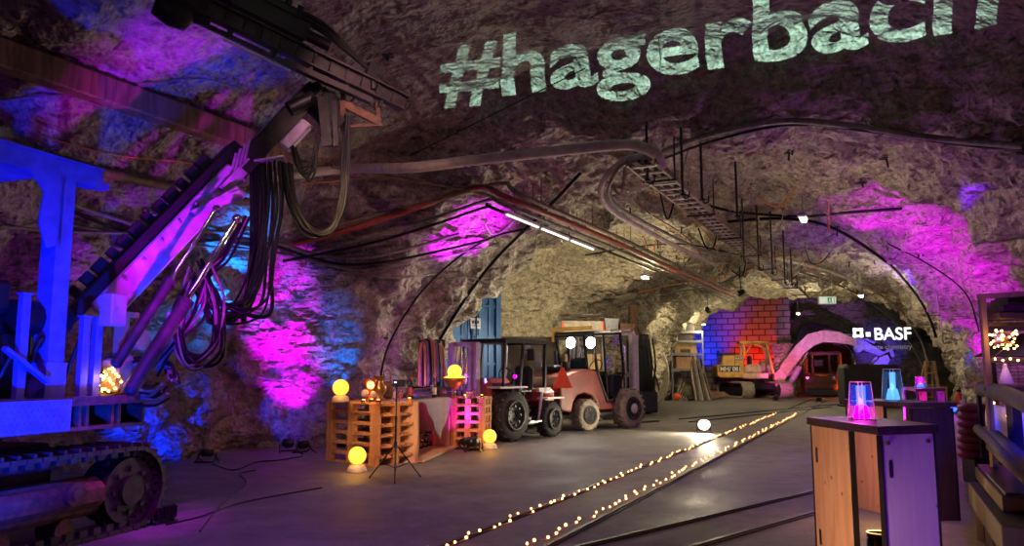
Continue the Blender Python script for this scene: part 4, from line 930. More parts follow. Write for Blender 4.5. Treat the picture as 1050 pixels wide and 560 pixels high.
for k in (-1, 1): mb = MB(); mb.box((k*L2*.5, 0, H2/2), (.14, .16, H2)); mb.build('corner_post', 'blue_paint', t)
mb = MB(); mb.box((.1, -.075, 2.35), (.28, .01, .24)); sn = mb.build('notice', 'white_paint', t)
mb = MB()
for k in range(3): mb.box((.03+.07*k, -.082, 2.38), (.05, .004, .07))
mb.box((.1, -.082, 2.3), (.22, .004, .015)); mb.build('print', 'plastic_black', sn)
mb = MB(); mb.box((-.42, -.075, 1.72), (.2, .01, .42)); mb.build('paper_notice', 'cardboard', t)
q0, q1 = PD(511, 400, 18.6), PD(572, 400, 18.9); mb = MB(); mb.beam(V((q0.x, q0.y, 1.05)), V((q1.x, q1.y, 1.05)), .25, 2.1, (0, 0, 1)); 
t = thing('partition', 'olive painted low wall behind the tractor', 'partition', (q0.x, q0.y, 0)); t['kind'] = 'structure'; mb.build('panel', 'olive', t, True)
for px, py, w_, h_ in ((541, 358, .12, .2), (519, 376, .2, .12), (552, 372, .14, .5)):
    mb = MB(); p = PD(px, py, 18.3); mb.box(p, (w_, .08, h_), None, .01); mb.build('fuse_box', 'grey_box', t, True)
# ================================================================ VEHICLES
def wheel(t, c, r, w, tire, rim, lugs=18, axis=(0, 1, 0), out=1):
    c = V(c); q = zmat(axis, (0, 0, 1)); mb = MB()
    mb.lathe([(r*.58, -w/2), (r*.9, -w/2), (r*.98, -w*.36), (r, -w*.2), (r, w*.2), (r*.98, w*.36), (r*.9, w/2), (r*.58, w/2)], c, 32, axis, False)
    for i in range(lugs):
        for s in (-1, 1):
            a = 2*pi*(i+(.5 if s > 0 else 0))/lugs; d = q @ V((cos(a), sin(a), 0)); e = q @ V((-sin(a), cos(a), 0)); p = c+d*r*.99+q @ V((0, 0, s*w*.25))
            m3 = Matrix((e, V(axis), d)).transposed(); mb.box(p, (r*.12, w*.5, r*.09), m3 @ Matrix.Rotation(.5*s, 3, 'Z'))
    wh = mb.build('wheel', tire, t)
    mb = MB(); mb.lathe([(0, -.02), (r*.2, -.02), (r*.25, .02), (r*.45, .0), (r*.5, .05), (r*.6, .06), (r*.6, -.1), (0, -.1)], c + V(axis)*out*(w*.42), 24, V(axis)*out, False)
    for i in range(8): a = 2*pi*i/8; p = c + V(axis)*out*(w*.42+.01) + q @ V((r*.36*cos(a), r*.36*sin(a), 0)); mb.cyl(p, p+V(axis)*out*.02, r*.05, n=8)
    mb.build('rim', rim, wh)
    return wh
# ---- compact tractor forklift
h = V((-.6, -.8, 0)); lf = V((.8, -.6, 0)); wp = PZ(522, 452.5); c = wp - h*.55 - lf*.5; rz = math.atan2(h.y, h.x)
t = thing('forklift', 'compact red tractor forklift with open canopy frame and dark mast', 'forklift', (c.x, c.y, 0), rz)
for s in (1, -1):
    wheel(t, (.55, .5*s, .48), .48, .3, 'tire_dark', 'steel_black', 16, (0, 1, 0), s); wheel(t, (-.78, .5*s, .35), .35, .24, 'tire_dark', 'steel_black', 16, (0, 1, 0), s)
mb = MB(); mb.box((-.15, 0, .5), (1.8, .5, .22), None, .03); mb.box((-.05, 0, .38), (.6, .9, .1), None, .02); mb.build('chassis', 'steel_dark', t)
mb = MB(); mb.box((.62, 0, .98), (.7, .72, .36), None, .07); mb.box((.62, 0, .78), (.8, .8, .06), None, .02); hd = mb.build('hood', 'red_paint', t)
mb = MB(); mb.box((.62, .37, 1.0), (.55, .01, .16)); mb.box((.62, 0, 1.17), (.5, .4, .01)); mb.build('grille', 'plastic_black', hd)
mb = MB(); mb.box((-.95, 0, .78), (.45, .8, .3), None, .06); mb.box((-.1, .33, .45), (.42, .06, .35), None, .02); mb.build('body', 'red_paint', t)
mb = MB()
for s in (1, -1):
    mb.tube(spline([(.2, .5*s, 1.0), (.14, .5*s, .8), (.1, .5*s, .35), (-.02, .5*s, .3), (-.3, .5*s, .3), (-.42, .5*s, .36), (-.52, .5*s, .8), (-.6, .5*s, .95)], 5), .028, 6)
    mb.box((.6, .5*s, 1.0), (.85, .32, .03)); mb.box((-.85, .5*s, .76), (.6, .26, .03)); mb.box((-.6, .5*s, .93), (.4, .06, .08))
mb.build('fender', 'white_paint', t)
mb = MB(); mb.box((-.15, .51, .33), (.45, .2, .04)); mb.build('step', 'steel_grey', t)
mb = MB()
for s in (1, -1):
    mb.beam((.72, .5*s, 1.0), (.68, .5*s, 1.86), .05, .05); mb.beam((.2, .5*s, 1.0), (.1, .5*s, 1.86), .045, .045); mb.beam((-.62, .5*s, .9), (-.66, .5*s, 1.86), .06, .06)
    mb.beam((.7, .5*s, 1.86), (-.75, .5*s, 1.86), .06, .05, (0, 0, 1))
mb.beam((.7, -.5, 1.86), (.7, .5, 1.86), .05, .05); mb.beam((-.72, -.5, 1.86), (-.72, .5, 1.86), .05, .05); mb.box((-.02, 0, 1.9), (1.5, 1.1, .035), None, .015)
mb.build('canopy_frame', 'steel_black', t)
mb = MB(); mb.box((-.4, 0, .9), (.42, .46, .12), None, .05); mb.box((-.6, 0, 1.15), (.14, .46, .5), None, .06); mb.build('seat', 'plastic_black', t)
mb = MB(); mb.cyl((.22, .0, .95), (-.02, 0, 1.2), .02); q = V((-.02, 0, 1.2)); mb.tube([q+V((.1*sin(a)*.5, .18*cos(a), .16*sin(a))) for a in (2*pi*i/16 for i in range(17))], .014); mb.build('steering_wheel', 'plastic_black', t)
mb = MB(); mb.box((.02, .62, 1.62), (.04, .16, .24), None, .015); mb.cyl((.1, .5, 1.72), (.02, .6, 1.68), .01); mb.build('mirror', 'plastic_black', t)
for s in (1, -1):
    mb = MB(); mb.cyl((1.0, .3*s, 1.12), (1.05, .3*s, 1.12), .055, n=14); mb.build('headlight', 'chrome', t)
mb = MB(); mb.sph((.35, .49, 1.2), .035); mb.build('marker_light', 'led_magenta', t); lamp('POINT', 'light', c+V((.35*h.x+.65*lf.x, .35*h.y+.65*lf.y, 1.2)), (1, .2, .9), 3, t, None, .03)
mb = MB()
for s in (1, -1):
    mb.box((1.28, .30*s, 1.0), (.12, .08, 1.65)); mb.box((1.34, .22*s, 1.0), (.08, .06, 1.6))
for z in (.3, 1.0, 1.8): mb.box((1.26, 0, z), (.06, .66, .08))
mb.build('mast', 'purple_lit_paint', t)
mb = MB(); mb.cyl((1.3, .08, .3), (1.3, .08, 1.5), .035); mb.cyl((1.3, -.08, .3), (1.3, -.08, 1.5), .035)
for k in range(4): mb.tube(spline([(1.32, -.15+.1*k, .4), (1.36, -.15+.1*k, 1.2), (1.3, -.15+.1*k, 1.75), (1.24, -.15+.1*k, 1.2)]), .012)
mb.build('lift_cylinder', 'chrome', t)
mb = MB(); mb.box((1.42, 0, .5), (.04, .8, .08)); mb.box((1.42, 0, .2), (.04, .8, .08)); mb.box((1.44, .25, .3), (.03, .1, .55)); mb.box((1.44, -.25, .3), (.03, .1, .55)); mb.build('carriage', 'steel_dark', t)
# ---- big red rough-terrain forklift
h = V((.73, .68, 0)).normalized(); rt = V((h.y, -h.x, 0)); wp = PZ(600, 441.5); c = wp + h*.62 - rt*.55; rz = math.atan2(h.y, h.x)
t = thing('forklift', 'large faded red forklift with glazed cab, lit work lamps and warning triangle', 'forklift', (c.x, c.y, 0), rz)
for s in (1, -1):
    wheel(t, (-.62, .55*s, .34), .34, .3, 'tire_dusty', 'steel_dark', 18, (0, 1, 0), s); wheel(t, (.78, .62*s, .44), .44, .34, 'tire_dusty', 'steel_dark', 20, (0, 1, 0), s)
    mb = MB(); mb.lathe([(0, 0), (.1, 0), (.12, .03), (.06, .05), (0, .05)], (.78, (.62+.17)*s, .44), 16, (0, s, 0), False); mb.build('hub', 'white_paint', t)
mb = MB(); mb.box((0, 0, .45), (1.7, .8, .25), None, .04); mb.box((.1, -.45, .33), (.7, .25, .12), None, .03); mb.box((.1, .45, .33), (.7, .25, .12), None, .03); mb.build('chassis', 'steel_dark', t)
def sideprism(mb, poly, w_): mb.prism(poly, w_)
body = [(-1.42, .45), (-1.42, .98), (-1.3, 1.18), (-.98, 1.28), (-.5, 1.34), (-.18, 1.3), (-.02, .98), (.12, .62), (.36, .58), (.38, .42), (-.18, .42), (-.24, .62), (-.38, .76), (-.62, .82), (-.86, .76), (-1.0, .6), (-1.04, .4)]
mb = MB(); mb.prism(body, 1.12); bd = mb.build('body', 'red_faded', t)
m_ = bd.modifiers.new('edge', 'BEVEL'); m_.width = .05; m_.segments = 3; m_.limit_method = 'ANGLE'
mb = MB(); mb.box((-1.425, 0, .78), (.02, .6, .28), None, .02); mb.build('vent_panel', 'plastic_black', t)
for s in (1, -1): mb = MB(); mb.cyl((-1.425, .42*s, .9), (-1.445, .42*s, .9), .05, n=12); mb.build('tail_light', 'ext_red', t)
mb = MB(); qt = WM[t.name].inverted() @ PD(577, 398, c.y-1.42); mb.prism([(-.21, 0), (.21, 0), (.03, .44), (-.03, .44)], .02, qt, Matrix.Rotation(R(-43), 3, 'Z')); mb.beam(qt+V((.02, 0, .1)), qt+V((.3, .1, -.05)), .03, .03); mb.build('warning_triangle', 'orange_red', t)
cabf = [(-.2, 1.28), (-.36, 2.12), (.62, 2.18), (.74, 1.25), (.36, .6), (.12, .62)]
mb = MB()
for s in (1, -1):
    pts = [V((x, .56*s, z)) for x, z in cabf]
    mb.tube(spline([pts[0], pts[0].lerp(pts[1], .9), pts[1], pts[1].lerp(pts[2], .1), pts[2].lerp(pts[1], .1), pts[2], pts[2].lerp(pts[3], .1), pts[3]], 4), .038, 6)
    mb.tube([pts[3], pts[4], pts[5], pts[0]], .035, 6); mb.tube([V((.14, .56*s, .65)), V((.02, .56*s, 2.14))], .028, 6)
for x, z in ((-.36, 2.12), (.62, 2.18), (-.2, 1.3), (.74, 1.25)): mb.tube([(x, -.56, z), (x, .56, z)], .035, 6)
mb.build('cab_frame', 'steel_black', t)
mb = MB(); mb.box((.13, 0, 2.17), (1.05, 1.15, .05), None, .02); mb.build('roof', 'steel_black', t)
mb = MB()
for s in (1, -1): mb.prism([(.08, 1.2), (.07, 2.08), (.56, 2.12), (.68, 1.28)], .008, (0, .56*s, 0))
mb.prism([(-.5, 0), (.5, 0), (.5, .8), (-.5, .8)], .008, (-.28, 0, 1.3), Matrix.Rotation(pi/2, 3, 'Z')); mb.build('window', 'glass', t)
mb = MB(); mb.box((-.0, 0, .95), (.45, .5, .14), None, .05); mb.box((-.2, 0, 1.3), (.14, .5, .6), None, .06); mb.build('seat', 'plastic_black', t)
mb = MB(); q = V((.4, 0, 1.4)); mb.tube([q+V((.08*sin(a), .18*cos(a), .16*sin(a))) for a in (2*pi*i/16 for i in range(17))], .014); mb.cyl(q, (.55, 0, 1.1), .02); mb.build('steering_wheel', 'plastic_black', t)
mb = MB(); mb.box((.55, 0, .95), (.35, 1.0, .6), None, .06); mb.box((.6, -.3, 1.0), (.5, .3, .45), None, .05); mb.build('front_cowl', 'steel_black', t)
mb = MB()
for s in (1, -1): mb.box((1.25, .42*s, 1.15), (.14, .1, 2.1)); mb.box((1.33, .32*s, 1.18), (.1, .07, 2.15))
for z in (.35, 1.2, 2.2): mb.box((1.27, 0, z), (.07, .9, .1))
mb.box((.95, .3, 2.24), (.7, .06, .07)); mb.box((.95, -.3, 2.24), (.7, .06, .07)); mb.box((1.3, -.47, 1.4), (.2, .03, 1.5)); mb.build('mast', 'steel_pale', t)
mb = MB(); mb.cyl((1.28, .15, .3), (1.28, .15, 1.9), .045); mb.cyl((1.28, -.15, .3), (1.28, -.15, 1.9), .045); mb.build('lift_cylinder', 'chrome', t)
mb = MB(); mb.box((1.45, 0, .55), (.05, 1.0, .1)); mb.box((1.45, 0, .2), (.05, 1.0, .1)); mb.box((1.47, -.3, .35), (.04, .12, .6)); mb.box((1.47, .3, .35), (.04, .12, .6)); mb.box((1.9, -.3, .06), (.9, .12, .04)); mb.box((1.9, .3, .06), (.9, .12, .04)); mb.build('fork_carriage', 'steel_dark', t)
def wl(world, dr, e, lab):
    m_ = t.matrix_basis; q = WM[t.name].inverted() @ V(world)
    mb = MB(); mb.lathe([(0, 0), (.12, 0), (.13, .03), (.12, .07), (0, .09)], q, 16, (1, 0, 0), False); lm = mb.build('work_lamp', 'plastic_black', t)
    mb = MB(); mb.sph(q-V((.015, 0, 0)), .125, 16, 9, (.5, 1, 1)); mb.build('lens', 'lamp_white', lm)
    mb = MB(); mb.tube(spline([q+V((.05, 0, 0)), q+V((.1, .0, -.1)), q+V((.1, 0, -.35))], 4), .014); mb.build('lamp_stem', 'steel_grey', t)
    lamp('SPOT', 'beam', V(world)-h*.12+V((0, 0, -.02)), (1, .92, .75), e, t, V(world)-h*4+V((0, 0, -1.1)), .08, 130, .8)
cabr = c + h*(-.5)
wl(PD(585.5, 351.5, c.y-.62), 0, 90, ''); wl(PD(606, 351.5, c.y-.80), 0, 90, '')
mb = MB(); q0 = c + h*(-.42); mb.box((-.42, 0, 2.26), (.05, 1.2, .09)); mb.box((-.40, .62, 2.12), (.06, .04, .3)); mb.build('light_bar', 'yellow_paint', t)
mb = MB(); mb.cyl((-.75, .2, 1.3), (-.75, .2, 1.75), .04); mb.cyl((-.9, -.25, 1.3), (-.9, -.25, 1.5), .09); mb.box((-1.0, .1, 1.36), (.3, .4, .14), None, .04); mb.build('exhaust', 'steel_black', t)

# ================================================================ EXCAVATOR
ec = PZ(773, 407.5); rzE = R(-8)
t = thing('excavator', 'yellow crawler excavator with boom stretched out and purple lit bucket', 'excavator', (ec.x, ec.y, 0), rzE)
# local: x towards the boom
tr_rot = R(-74)
for s in (-1, 1):
    mb = MB(); T0 = Matrix.Rotation(tr_rot, 4, 'Z') @ Matrix.Translation((0, .92*s, 0)); mb.T = T0
    r, a0, a1 = .34, -1.15, 1.15; path = []
    for i in range(9): a = -pi/2 + pi*i/8; path.append((a1+r*cos(a), r+r*sin(a)))
    for i in range(1, 12): path.append((a1+(a0-a1)*i/12, 2*r))
    for i in range(9): a = pi/2 + pi*i/8; path.append((a0+r*cos(a), r+r*sin(a)))
    for i in range(1, 12): path.append((a0+(a1-a0)*i/12, 0))
    n = len(path)
    for i in range(n):
        p, q = path[i], path[(i+1) % n]; d = V((q[0]-p[0], 0, q[1]-p[1])); cc = V(((p[0]+q[0])/2, 0, (p[1]+q[1])/2+.03)); up = (0, 0, 1) if abs(d.normalized().z) < .9 else (1, 0, 0)
        mb.beam(cc-d*.47, cc+d*.47, .58, .04, up); mb.beam(cc-d*.1, cc+d*.1, .58, .075, up)
    tk = mb.build('track', 'tire_dusty', t)
    mb = MB(); mb.T = T0; mb.box((0, 0, .34), (2.1, .34, .32), None, .05); mb.cyl((a1, -.2, r), (a1, .2, r), .28, n=18); mb.cyl((a0, -.2, r), (a0, .2, r), .28, n=18); mb.build('track_frame', 'steel_dark', tk)
mb = MB(); mb.cyl((0, 0, .5), (0, 0, .86), .5, n=24); mb.T = Matrix.Rotation(tr_rot, 4, 'Z'); mb.box((0, 0, .5), (1.2, 1.5, .3), None, .05); mb.build('undercarriage', 'steel_black', t)
mb = MB(); mb.prism([(-1.75, 1.0), (-1.78, 1.5), (-1.55, 1.55), (-1.5, 1.95), (-.55, 2.0), (-.5, .92), (-1.6, .92)], 1.9); b_ = mb.build('engine_house', 'yellow_paint', t)
m_ = b_.modifiers.new('edge', 'BEVEL'); m_.width = .07; m_.segments = 3; m_.limit_method = 'ANGLE'
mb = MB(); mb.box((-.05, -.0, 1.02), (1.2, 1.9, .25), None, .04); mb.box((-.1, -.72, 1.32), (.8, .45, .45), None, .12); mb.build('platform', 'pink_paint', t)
mb = MB(); mb.box((-1.2, -.965, 1.3), (.95, .02, .03)); mb.box((-1.5, -.96, 1.6), (.02, .02, .6)); mb.box((-.95, -.965, 1.75), (.02, .02, .45)); mb.box((-1.2, 0, 2.02), (.7, 1.2, .1), None, .03); mb.cyl((-1.55, .3, 1.95), (-1.55, .3, 2.2), .06); mb.build('trim_panel', 'steel_dark', t)
mb = MB(); mb.box((-1.2, -.962, 1.34), (.95, .012, .28)); mb.box((-.74, -.962, 1.82), (.34, .012, .16)); dc = mb.build('decal', 'steel_black', t)
text_mesh('MH/ 081', .27, 'white_paint', 'lettering', dc, (-1.63, -.972, 1.24), (pi/2, 0, 0), .008, .004)
text_mesh('KATO', .13, 'white_paint', 'lettering', dc, (-.9, -.972, 1.775), (pi/2, 0, 0), .006, .004)
mb = MB()
for x, z0, x2 in ((-.5, 1.9, -.52), (.78, 1.1, .5)):
    for s in (-1, 1): mb.beam((x, .0+.9*s if s < 0 else .1, z0), (x2, -.9 if s < 0 else .1, 2.55), .1, .09, (1, 0, 0))
mb.beam((-.7, -.9, 2.55), (.62, -.9, 2.55), .09, .08); mb.beam((-.7, .1, 2.55), (.62, .1, 2.55), .09, .08); mb.beam((-.48, -.9, 2.55), (-.48, .1, 2.55), .08, .08); mb.beam((.55, -.9, 2.55), (.55, .1, 2.55), .08, .08)
mb.beam((-.42, -.9, 2.05), (-.15, -.9, 2.5), .05, .05); mb.beam((-.1, -.9, 2.5), (.5, -.9, 2.25), .05, .05); mb.box((-.05, -.4, 2.61), (1.3, 1.1, .05), None, .02)
mb.build('cab_frame', 'yellow_paint', t)
mb = MB(); mb.box((.05, -.4, 1.35), (.5, .5, .16), None, .06); mb.box((-.2, -.4, 1.65), (.16, .5, .6), None, .06); mb.build('seat', 'plastic_black', t)
mb = MB(); mb.box((.35, -.55, 1.45), (.3, .5, .5), None, .08); mb.box((.62, -.62, 1.4), (.22, .5, .28), None, .05); mb.box((.7, .15, 1.9), (.16, .3, 1.3), None, .05); mb.build('console', 'olive', t)
EI = WM[t.name].inverted(); ey = ec.y
def el(px, py, dy=0.): q = EI @ PD(px, py, ey-.1+dy); return q
# boom as a bent box section
def limb(pts, w_, hs, name, m, par):
    mb = MB(); k = len(pts); vs = []
    for i, p in enumerate(pts):
        d = (pts[min(i+1, k-1)]-pts[max(i-1, 0)]).normalized(); s = V((-d.y, d.x, 0)); s = s.normalized() if s.length > .01 else V((0, 1, 0)); n_ = d.cross(s); n_ = n_ if n_.z > 0 else -n_
        s = V((0, 1, 0)) if s.y > 0 else V((0, -1, 0)); s = V((0, 1, 0))
        vs += [p+s*w_/2*a+n_*hs[i]*b_ for a, b_ in ((-1, -.5), (1, -.5), (1, .5), (-1, .5))]
    fs = [(i*4+j, i*4+(j+1) % 4, (i+1)*4+(j+1) % 4, (i+1)*4+j) for i in range(k-1) for j in range(4)] + [(3, 2, 1, 0), (k*4-4, k*4-3, k*4-2, k*4-1)]
    mb.add(vs, fs); return mb.build(name, m, par)
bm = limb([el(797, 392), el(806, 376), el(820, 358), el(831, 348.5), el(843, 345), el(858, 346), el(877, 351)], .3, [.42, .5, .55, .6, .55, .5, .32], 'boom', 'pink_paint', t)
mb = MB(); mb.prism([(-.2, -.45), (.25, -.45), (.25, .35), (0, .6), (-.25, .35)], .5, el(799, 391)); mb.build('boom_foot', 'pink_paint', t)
ar = limb([el(872, 346.5), el(880, 352), el(893, 358), el(906, 364.5)], .26, [.35, .5, .34, .22], 'dipper_arm', 'purple_lit_paint', t)
def eram(a, b, r, f, name, par=t):
    mb = MB(); cc = a.lerp(b, f); mb.cyl(a, cc, r); cy = mb.build(name, 'purple_lit_paint', par); mb = MB(); mb.cyl(cc, b, r*.5); mb.build('piston_rod', 'chrome', cy)
eram(el(808, 397, -.3), el(829, 362, -.3), .13, .58, 'boom_cylinder'); eram(el(845, 339), el(875, 344), .09, .6, 'arm_cylinder'); eram(el(884, 346), el(910, 357), .07, .5, 'bucket_cylinder')
mb = MB(); mb.sph(el(880, 357), .22, 14, 9, (1, .7, 1)); mb.cyl(el(880, 357)+V((0, -.25, 0)), el(880, 357)+V((0, .25, 0)), .16, n=16); mb.build('arm_knuckle', 'purple_lit_paint', t)
mb = MB()
for k in range(6):
    mb.tube(spline([el(800+k, 385), el(812+k*.6, 358-k), el(826, 338-k*.8), el(840, 336-k*.6), el(858, 338+k*.3), el(874, 345)], 6), .035, 5)
for k in range(4): mb.tube(spline([el(821+k, 350), el(819+k, 340), el(826+k, 333), el(836+k, 336), el(838, 344)], 5), .03, 5)
mb.build('hydraulic_hose', 'hose_black', bm)
mb = MB(); cc = el(900, 373)
bp = [(.36, .45), (.46, .2), (.34, -.05), (.0, -.22), (-.5, -.28), (-.78, -.26), (-.45, -.12), (-.22, .05), (-.02, .32)]
for s in (-1, 1): mb.prism([(x*.95, z*.95) for x, z in bp], .04, cc+V((0, .38*s, 0)))
for i in range(5): a_, b__ = bp[i], bp[i+1]; p_, q_ = cc+V((a_[0]*.95, 0, a_[1]*.95)), cc+V((b__[0]*.95, 0, b__[1]*.95)); mb.beam(p_, q_, .78, .05, (0, 1, 0)) if False else mb.add([p_+V((0, -.4, 0)), p_+V((0, .4, 0)), q_+V((0, .4, 0)), q_+V((0, -.4, 0))], [(0, 1, 2, 3), (3, 2, 1, 0)])
for k in range(5): q_ = cc+V((-.72, -.36+.18*k, -.25)); mb.box(q_, (.22, .06, .05))
mb.build('bucket', 'purple_lit_paint', t)
mb = MB(); mb.beam(el(906, 362), el(913, 358), .2, .1); mb.beam(el(913, 357), el(915, 366), .18, .08); mb.beam(el(904, 364), el(908, 371), .22, .1); mb.build('bucket_linkage', 'purple_lit_paint', t)

# ================================================================ LOCOMOTIVE in the passage
lc = W(42.6, -3.0); t = thing('locomotive', 'small mine locomotive glowing orange red, standing on the rails in the passage', 'locomotive', lc, -AX)
mb = MB(); mb.box((0, 0, .72), (1.7, 3, .6), None, .06); mb.box((0, -1.6, .5), (1.5, .2, .3), None, .04); mb.build('body', 'loco_red', t)
mb = MB()
for x in (-.82, -.4, .4, .82): mb.box((x, -1.0, 1.55), (.1, .1, 1.1))
for x in (-.82, .82): mb.box((x, .8, 1.55), (.1, .1, 1.1))
mb.box((0, -1.0, 2.08), (1.8, .12, .12)); mb.box((0, 0, 2.16), (1.85, 2.4, .06), None, .02); mb.box((0, -1.0, 1.08), (1.7, .1, .1)); mb.build('cab', 'loco_red', t)
mb = MB(); mb.box((-.1, -.9, 1.62), (.5, .1, .4), None, .05); mb.build('cab_seat', 'steel_black', t)
for x in (-.3, .3):
    for y in (-.9, .9): mb = MB(); mb.cyl((x-.04, y, .24), (x+.04, y, .24), .22, n=18); mb.build('wheel', 'steel_black', t)
mb = MB(); mb.box((0, -1.55, .22), (1.5, .1, .3)); mb.build('buffer', 'steel_black', t)
mb = MB(); mb.box((.35, -1.63, .62), (.5, .02, .05)); mb.build('number_strip', 'white_paint', t)
for s in (-1, 1): mb = MB(); mb.cyl((.6*s, -1.52, .9), (.6*s, -1.58, .9), .08, n=12); mb.build('headlight', 'chrome', t)
lamp('POINT', 'cab_light', lc+V((0, 0, 1.75)), (1, .2, .05), 140, t, None, .1)
led_spot(W(40.6, -2.0), W(42, -2.7, 1.2), (1, .18, .04), 90, 'led_red', 'red floor spotlight washing the small locomotive', 60)
led_spot(W(41.3, -4.6), W(43.5, -4.9, 1.8), WARM, 60, 'lamp_white', 'white floor spotlight lighting the passage rock', 90)
# person in orange beside the locomotive
def person(loc, rz):
    me = bpy.data.meshes.new('body'); J = {'pel': (0, 0, .95), 'ch': (0, .0, 1.28), 'nk': (0, 0, 1.48), 'hd': (0, .01, 1.56), 'ht': (0, .01, 1.70),
      'shl': (-.19, 0, 1.42), 'ell': (-.25, .02, 1.13), 'wrl': (-.2, .14, .93), 'shr': (.19, 0, 1.42), 'elr': (.26, .02, 1.14), 'wrr': (.22, .16, .95),
      'hl': (-.1, 0, .9), 'kl': (-.12, .02, .5), 'al': (-.13, 0, .09), 'tl': (-.14, .16, .04), 'hr': (.1, 0, .9), 'kr': (.13, .04, .5), 'ar': (.15, 0, .09), 'tr': (.17, .16, .04),
      'hal': (-.19, .2, .86), 'har': (.21, .22, .88)}
    rad = {'pel': .15, 'ch': .16, 'nk': .055, 'hd': .075, 'ht': .07, 'shl': .07, 'ell': .05, 'wrl': .032, 'shr': .07, 'elr': .05, 'wrr': .032, 'hl': .1, 'kl': .065, 'al': .045, 'tl': .035, 'hr': .1, 'kr': .065, 'ar': .045, 'tr': .035, 'hal': .03, 'har': .03}
    ks = list(J); E = [('pel', 'ch'), ('ch', 'nk'), ('nk', 'hd'), ('hd', 'ht'), ('ch', 'shl'), ('shl', 'ell'), ('ell', 'wrl'), ('wrl', 'hal'), ('ch', 'shr'), ('shr', 'elr'), ('elr', 'wrr'), ('wrr', 'har'), ('pel', 'hl'), ('hl', 'kl'), ('kl', 'al'), ('al', 'tl'), ('pel', 'hr'), ('hr', 'kr'), ('kr', 'ar'), ('ar', 'tr')]
    vs = [J[k] for k in ks]; es = [(ks.index(a), ks.index(b)) for a, b in E]; rr = [rad[k] for k in ks]
    for s, w_ in ((-1, 'hal'), (1, 'har')):      # five fingers each
        b0 = ks.index(w_); o = V(J[w_])
        for f in range(4):
            k0 = len(vs); p1 = o+V((.012*(f-1.5), .05, -.035)); p2 = o+V((.012*(f-1.5), .06+.004*f, -.075)); vs += [tuple(p1), tuple(p2)]; es += [(b0, k0), (k0, k0+1)]; rr += [.009, .007]
        k0 = len(vs); vs += [tuple(o+V((-s*.035, .03, -.02))), tuple(o+V((-s*.04, .055, -.04)))]; es += [(b0, k0), (k0, k0+1)]; rr += [.01, .008]
    me.from_pydata(vs, es, []); sk = None
    root = thing('person', 'person in orange workwear standing beside the small locomotive', 'person', loc, rz)
    o = bpy.data.objects.new('body', me); COL.objects.link(o); o.parent = root
    md = o.modifiers.new('skin', 'SKIN'); me.skin_vertices[0].data[0].use_root = True
    for i, r_ in enumerate(rr): me.skin_vertices[0].data[i].radius = (r_, r_)
    o.modifiers.new('smooth', 'SUBSURF').levels = 2; me.materials.append(M('orange_cloth'))
    mb = MB(); mb.sph((0, .015, 1.66), .105, 16, 12, (.8, .95, 1.15)); mb.sph((0, .115, 1.65), .018, 8, 6, (1, 1, 1.4)); 
    for s in (-1, 1): mb.sph((.085*s, .0, 1.655), .022, 8, 6, (.5, 1, 1.4))
    hd = mb.build('head', 'skin', root)
    mb = MB()
    for s in (-1, 1): mb.sph((.032*s, .105, 1.675), .012, 8, 6)
    mb.box((0, .112, 1.605), (.045, .01, .008)); mb.build('face', 'dark_wood', hd)
    mb = MB(); mb.lathe([(.13, 0), (.12, .02), (.115, .05), (.09, .1), (.04, .125), (0, .13)], (0, .01, 1.69), 18, cap=False); mb.build('helmet', 'orange_red', root)
    mb = MB(); mb.sph((0, -.02, 1.64), .1, 12, 8, (.85, .85, 1.)); mb.build('hair', 'dark_wood', root)
    mb = MB(); mb.box((0, .155, 1.2), (.24, .01, .04)); mb.box((0, -.155, 1.2), (.24, .01, .04)); mb.build('reflective_band', 'white_paint', root)
person(W(40.35, -2.05), R(195)); bpy.data.objects['person'].scale = (.85,)*3
# ================================================================ STORES BEHIND THE FORKLIFTS
def rack(name, label, loc, rz, Wd, Dp, H, levels, m='steel_grey'):
    t = thing(name, label, 'rack', loc, rz)
    for x in (-Wd/2, Wd/2):
        for y in (0, Dp): mb = MB(); mb.box((x, y, H/2), (.07, .07, H)); mb.build('post', m, t)
    for z in levels: mb = MB(); mb.box((0, Dp/2, z), (Wd, Dp, .05)); mb.box((0, 0, z), (Wd, .05, .1)); mb.build('shelf', m, t)
    return t
def boxy(name, mb_size, m, label, cat, loc, rz=0., parts=True, edge=None):
    t = thing(name, label, cat, loc, rz); w_, d_, h_ = mb_size
    mb = MB(); mb.box((0, 0, h_/2), (w_, d_, h_), None, min(.02, h_*.1)); mb.build('body', m, t)
    mb = MB(); mb.box((0, 0, h_-.01), (w_+.02, d_+.02, .04)); mb.build('lid', edge or m, t)
    return t
c = PD(612, 378, 21.5); c.z = 0; rz = R(8)
rack('storage_rack', 'tall steel storage rack behind the big red forklift', c, rz, 2.3, .9, 2.2, (.3, 1.2, 2.17), 'steel_dark')
def on(c, x, y, z, rz=rz): return V((c.x+cos(rz)*x-sin(rz)*y, c.y+sin(rz)*x+cos(rz)*y, z))
t = boxy('crate', (1.15, .6, .42), 'pipe_pale', 'long pale crate with red corner edges on top of the storage rack', 'crate', on(c, -.35, .4, 2.22), rz)
for s in (-1, 1): mb = MB(); mb.box((s*.57, -.3, .21), (.05, .03, .4)); mb.build('corner_edge', 'orange_red', t)
boxy('crate', (.4, .5, .5), 'steel_grey', 'grey metal crate beside the long pale one', 'crate', on(c, .48, .4, 2.22), rz)
boxy('crate', (.4, .5, .36), 'rust', 'brownish red crate at the end of the storage rack top', 'crate', on(c, .93, .4, 2.22), rz)
boxy('crate', (.9, .6, .5), 'cardboard', 'cardboard crate on the middle shelf behind the big forklift', 'crate', on(c, -.3, .4, 1.24), rz)
rr = random.Random(4)
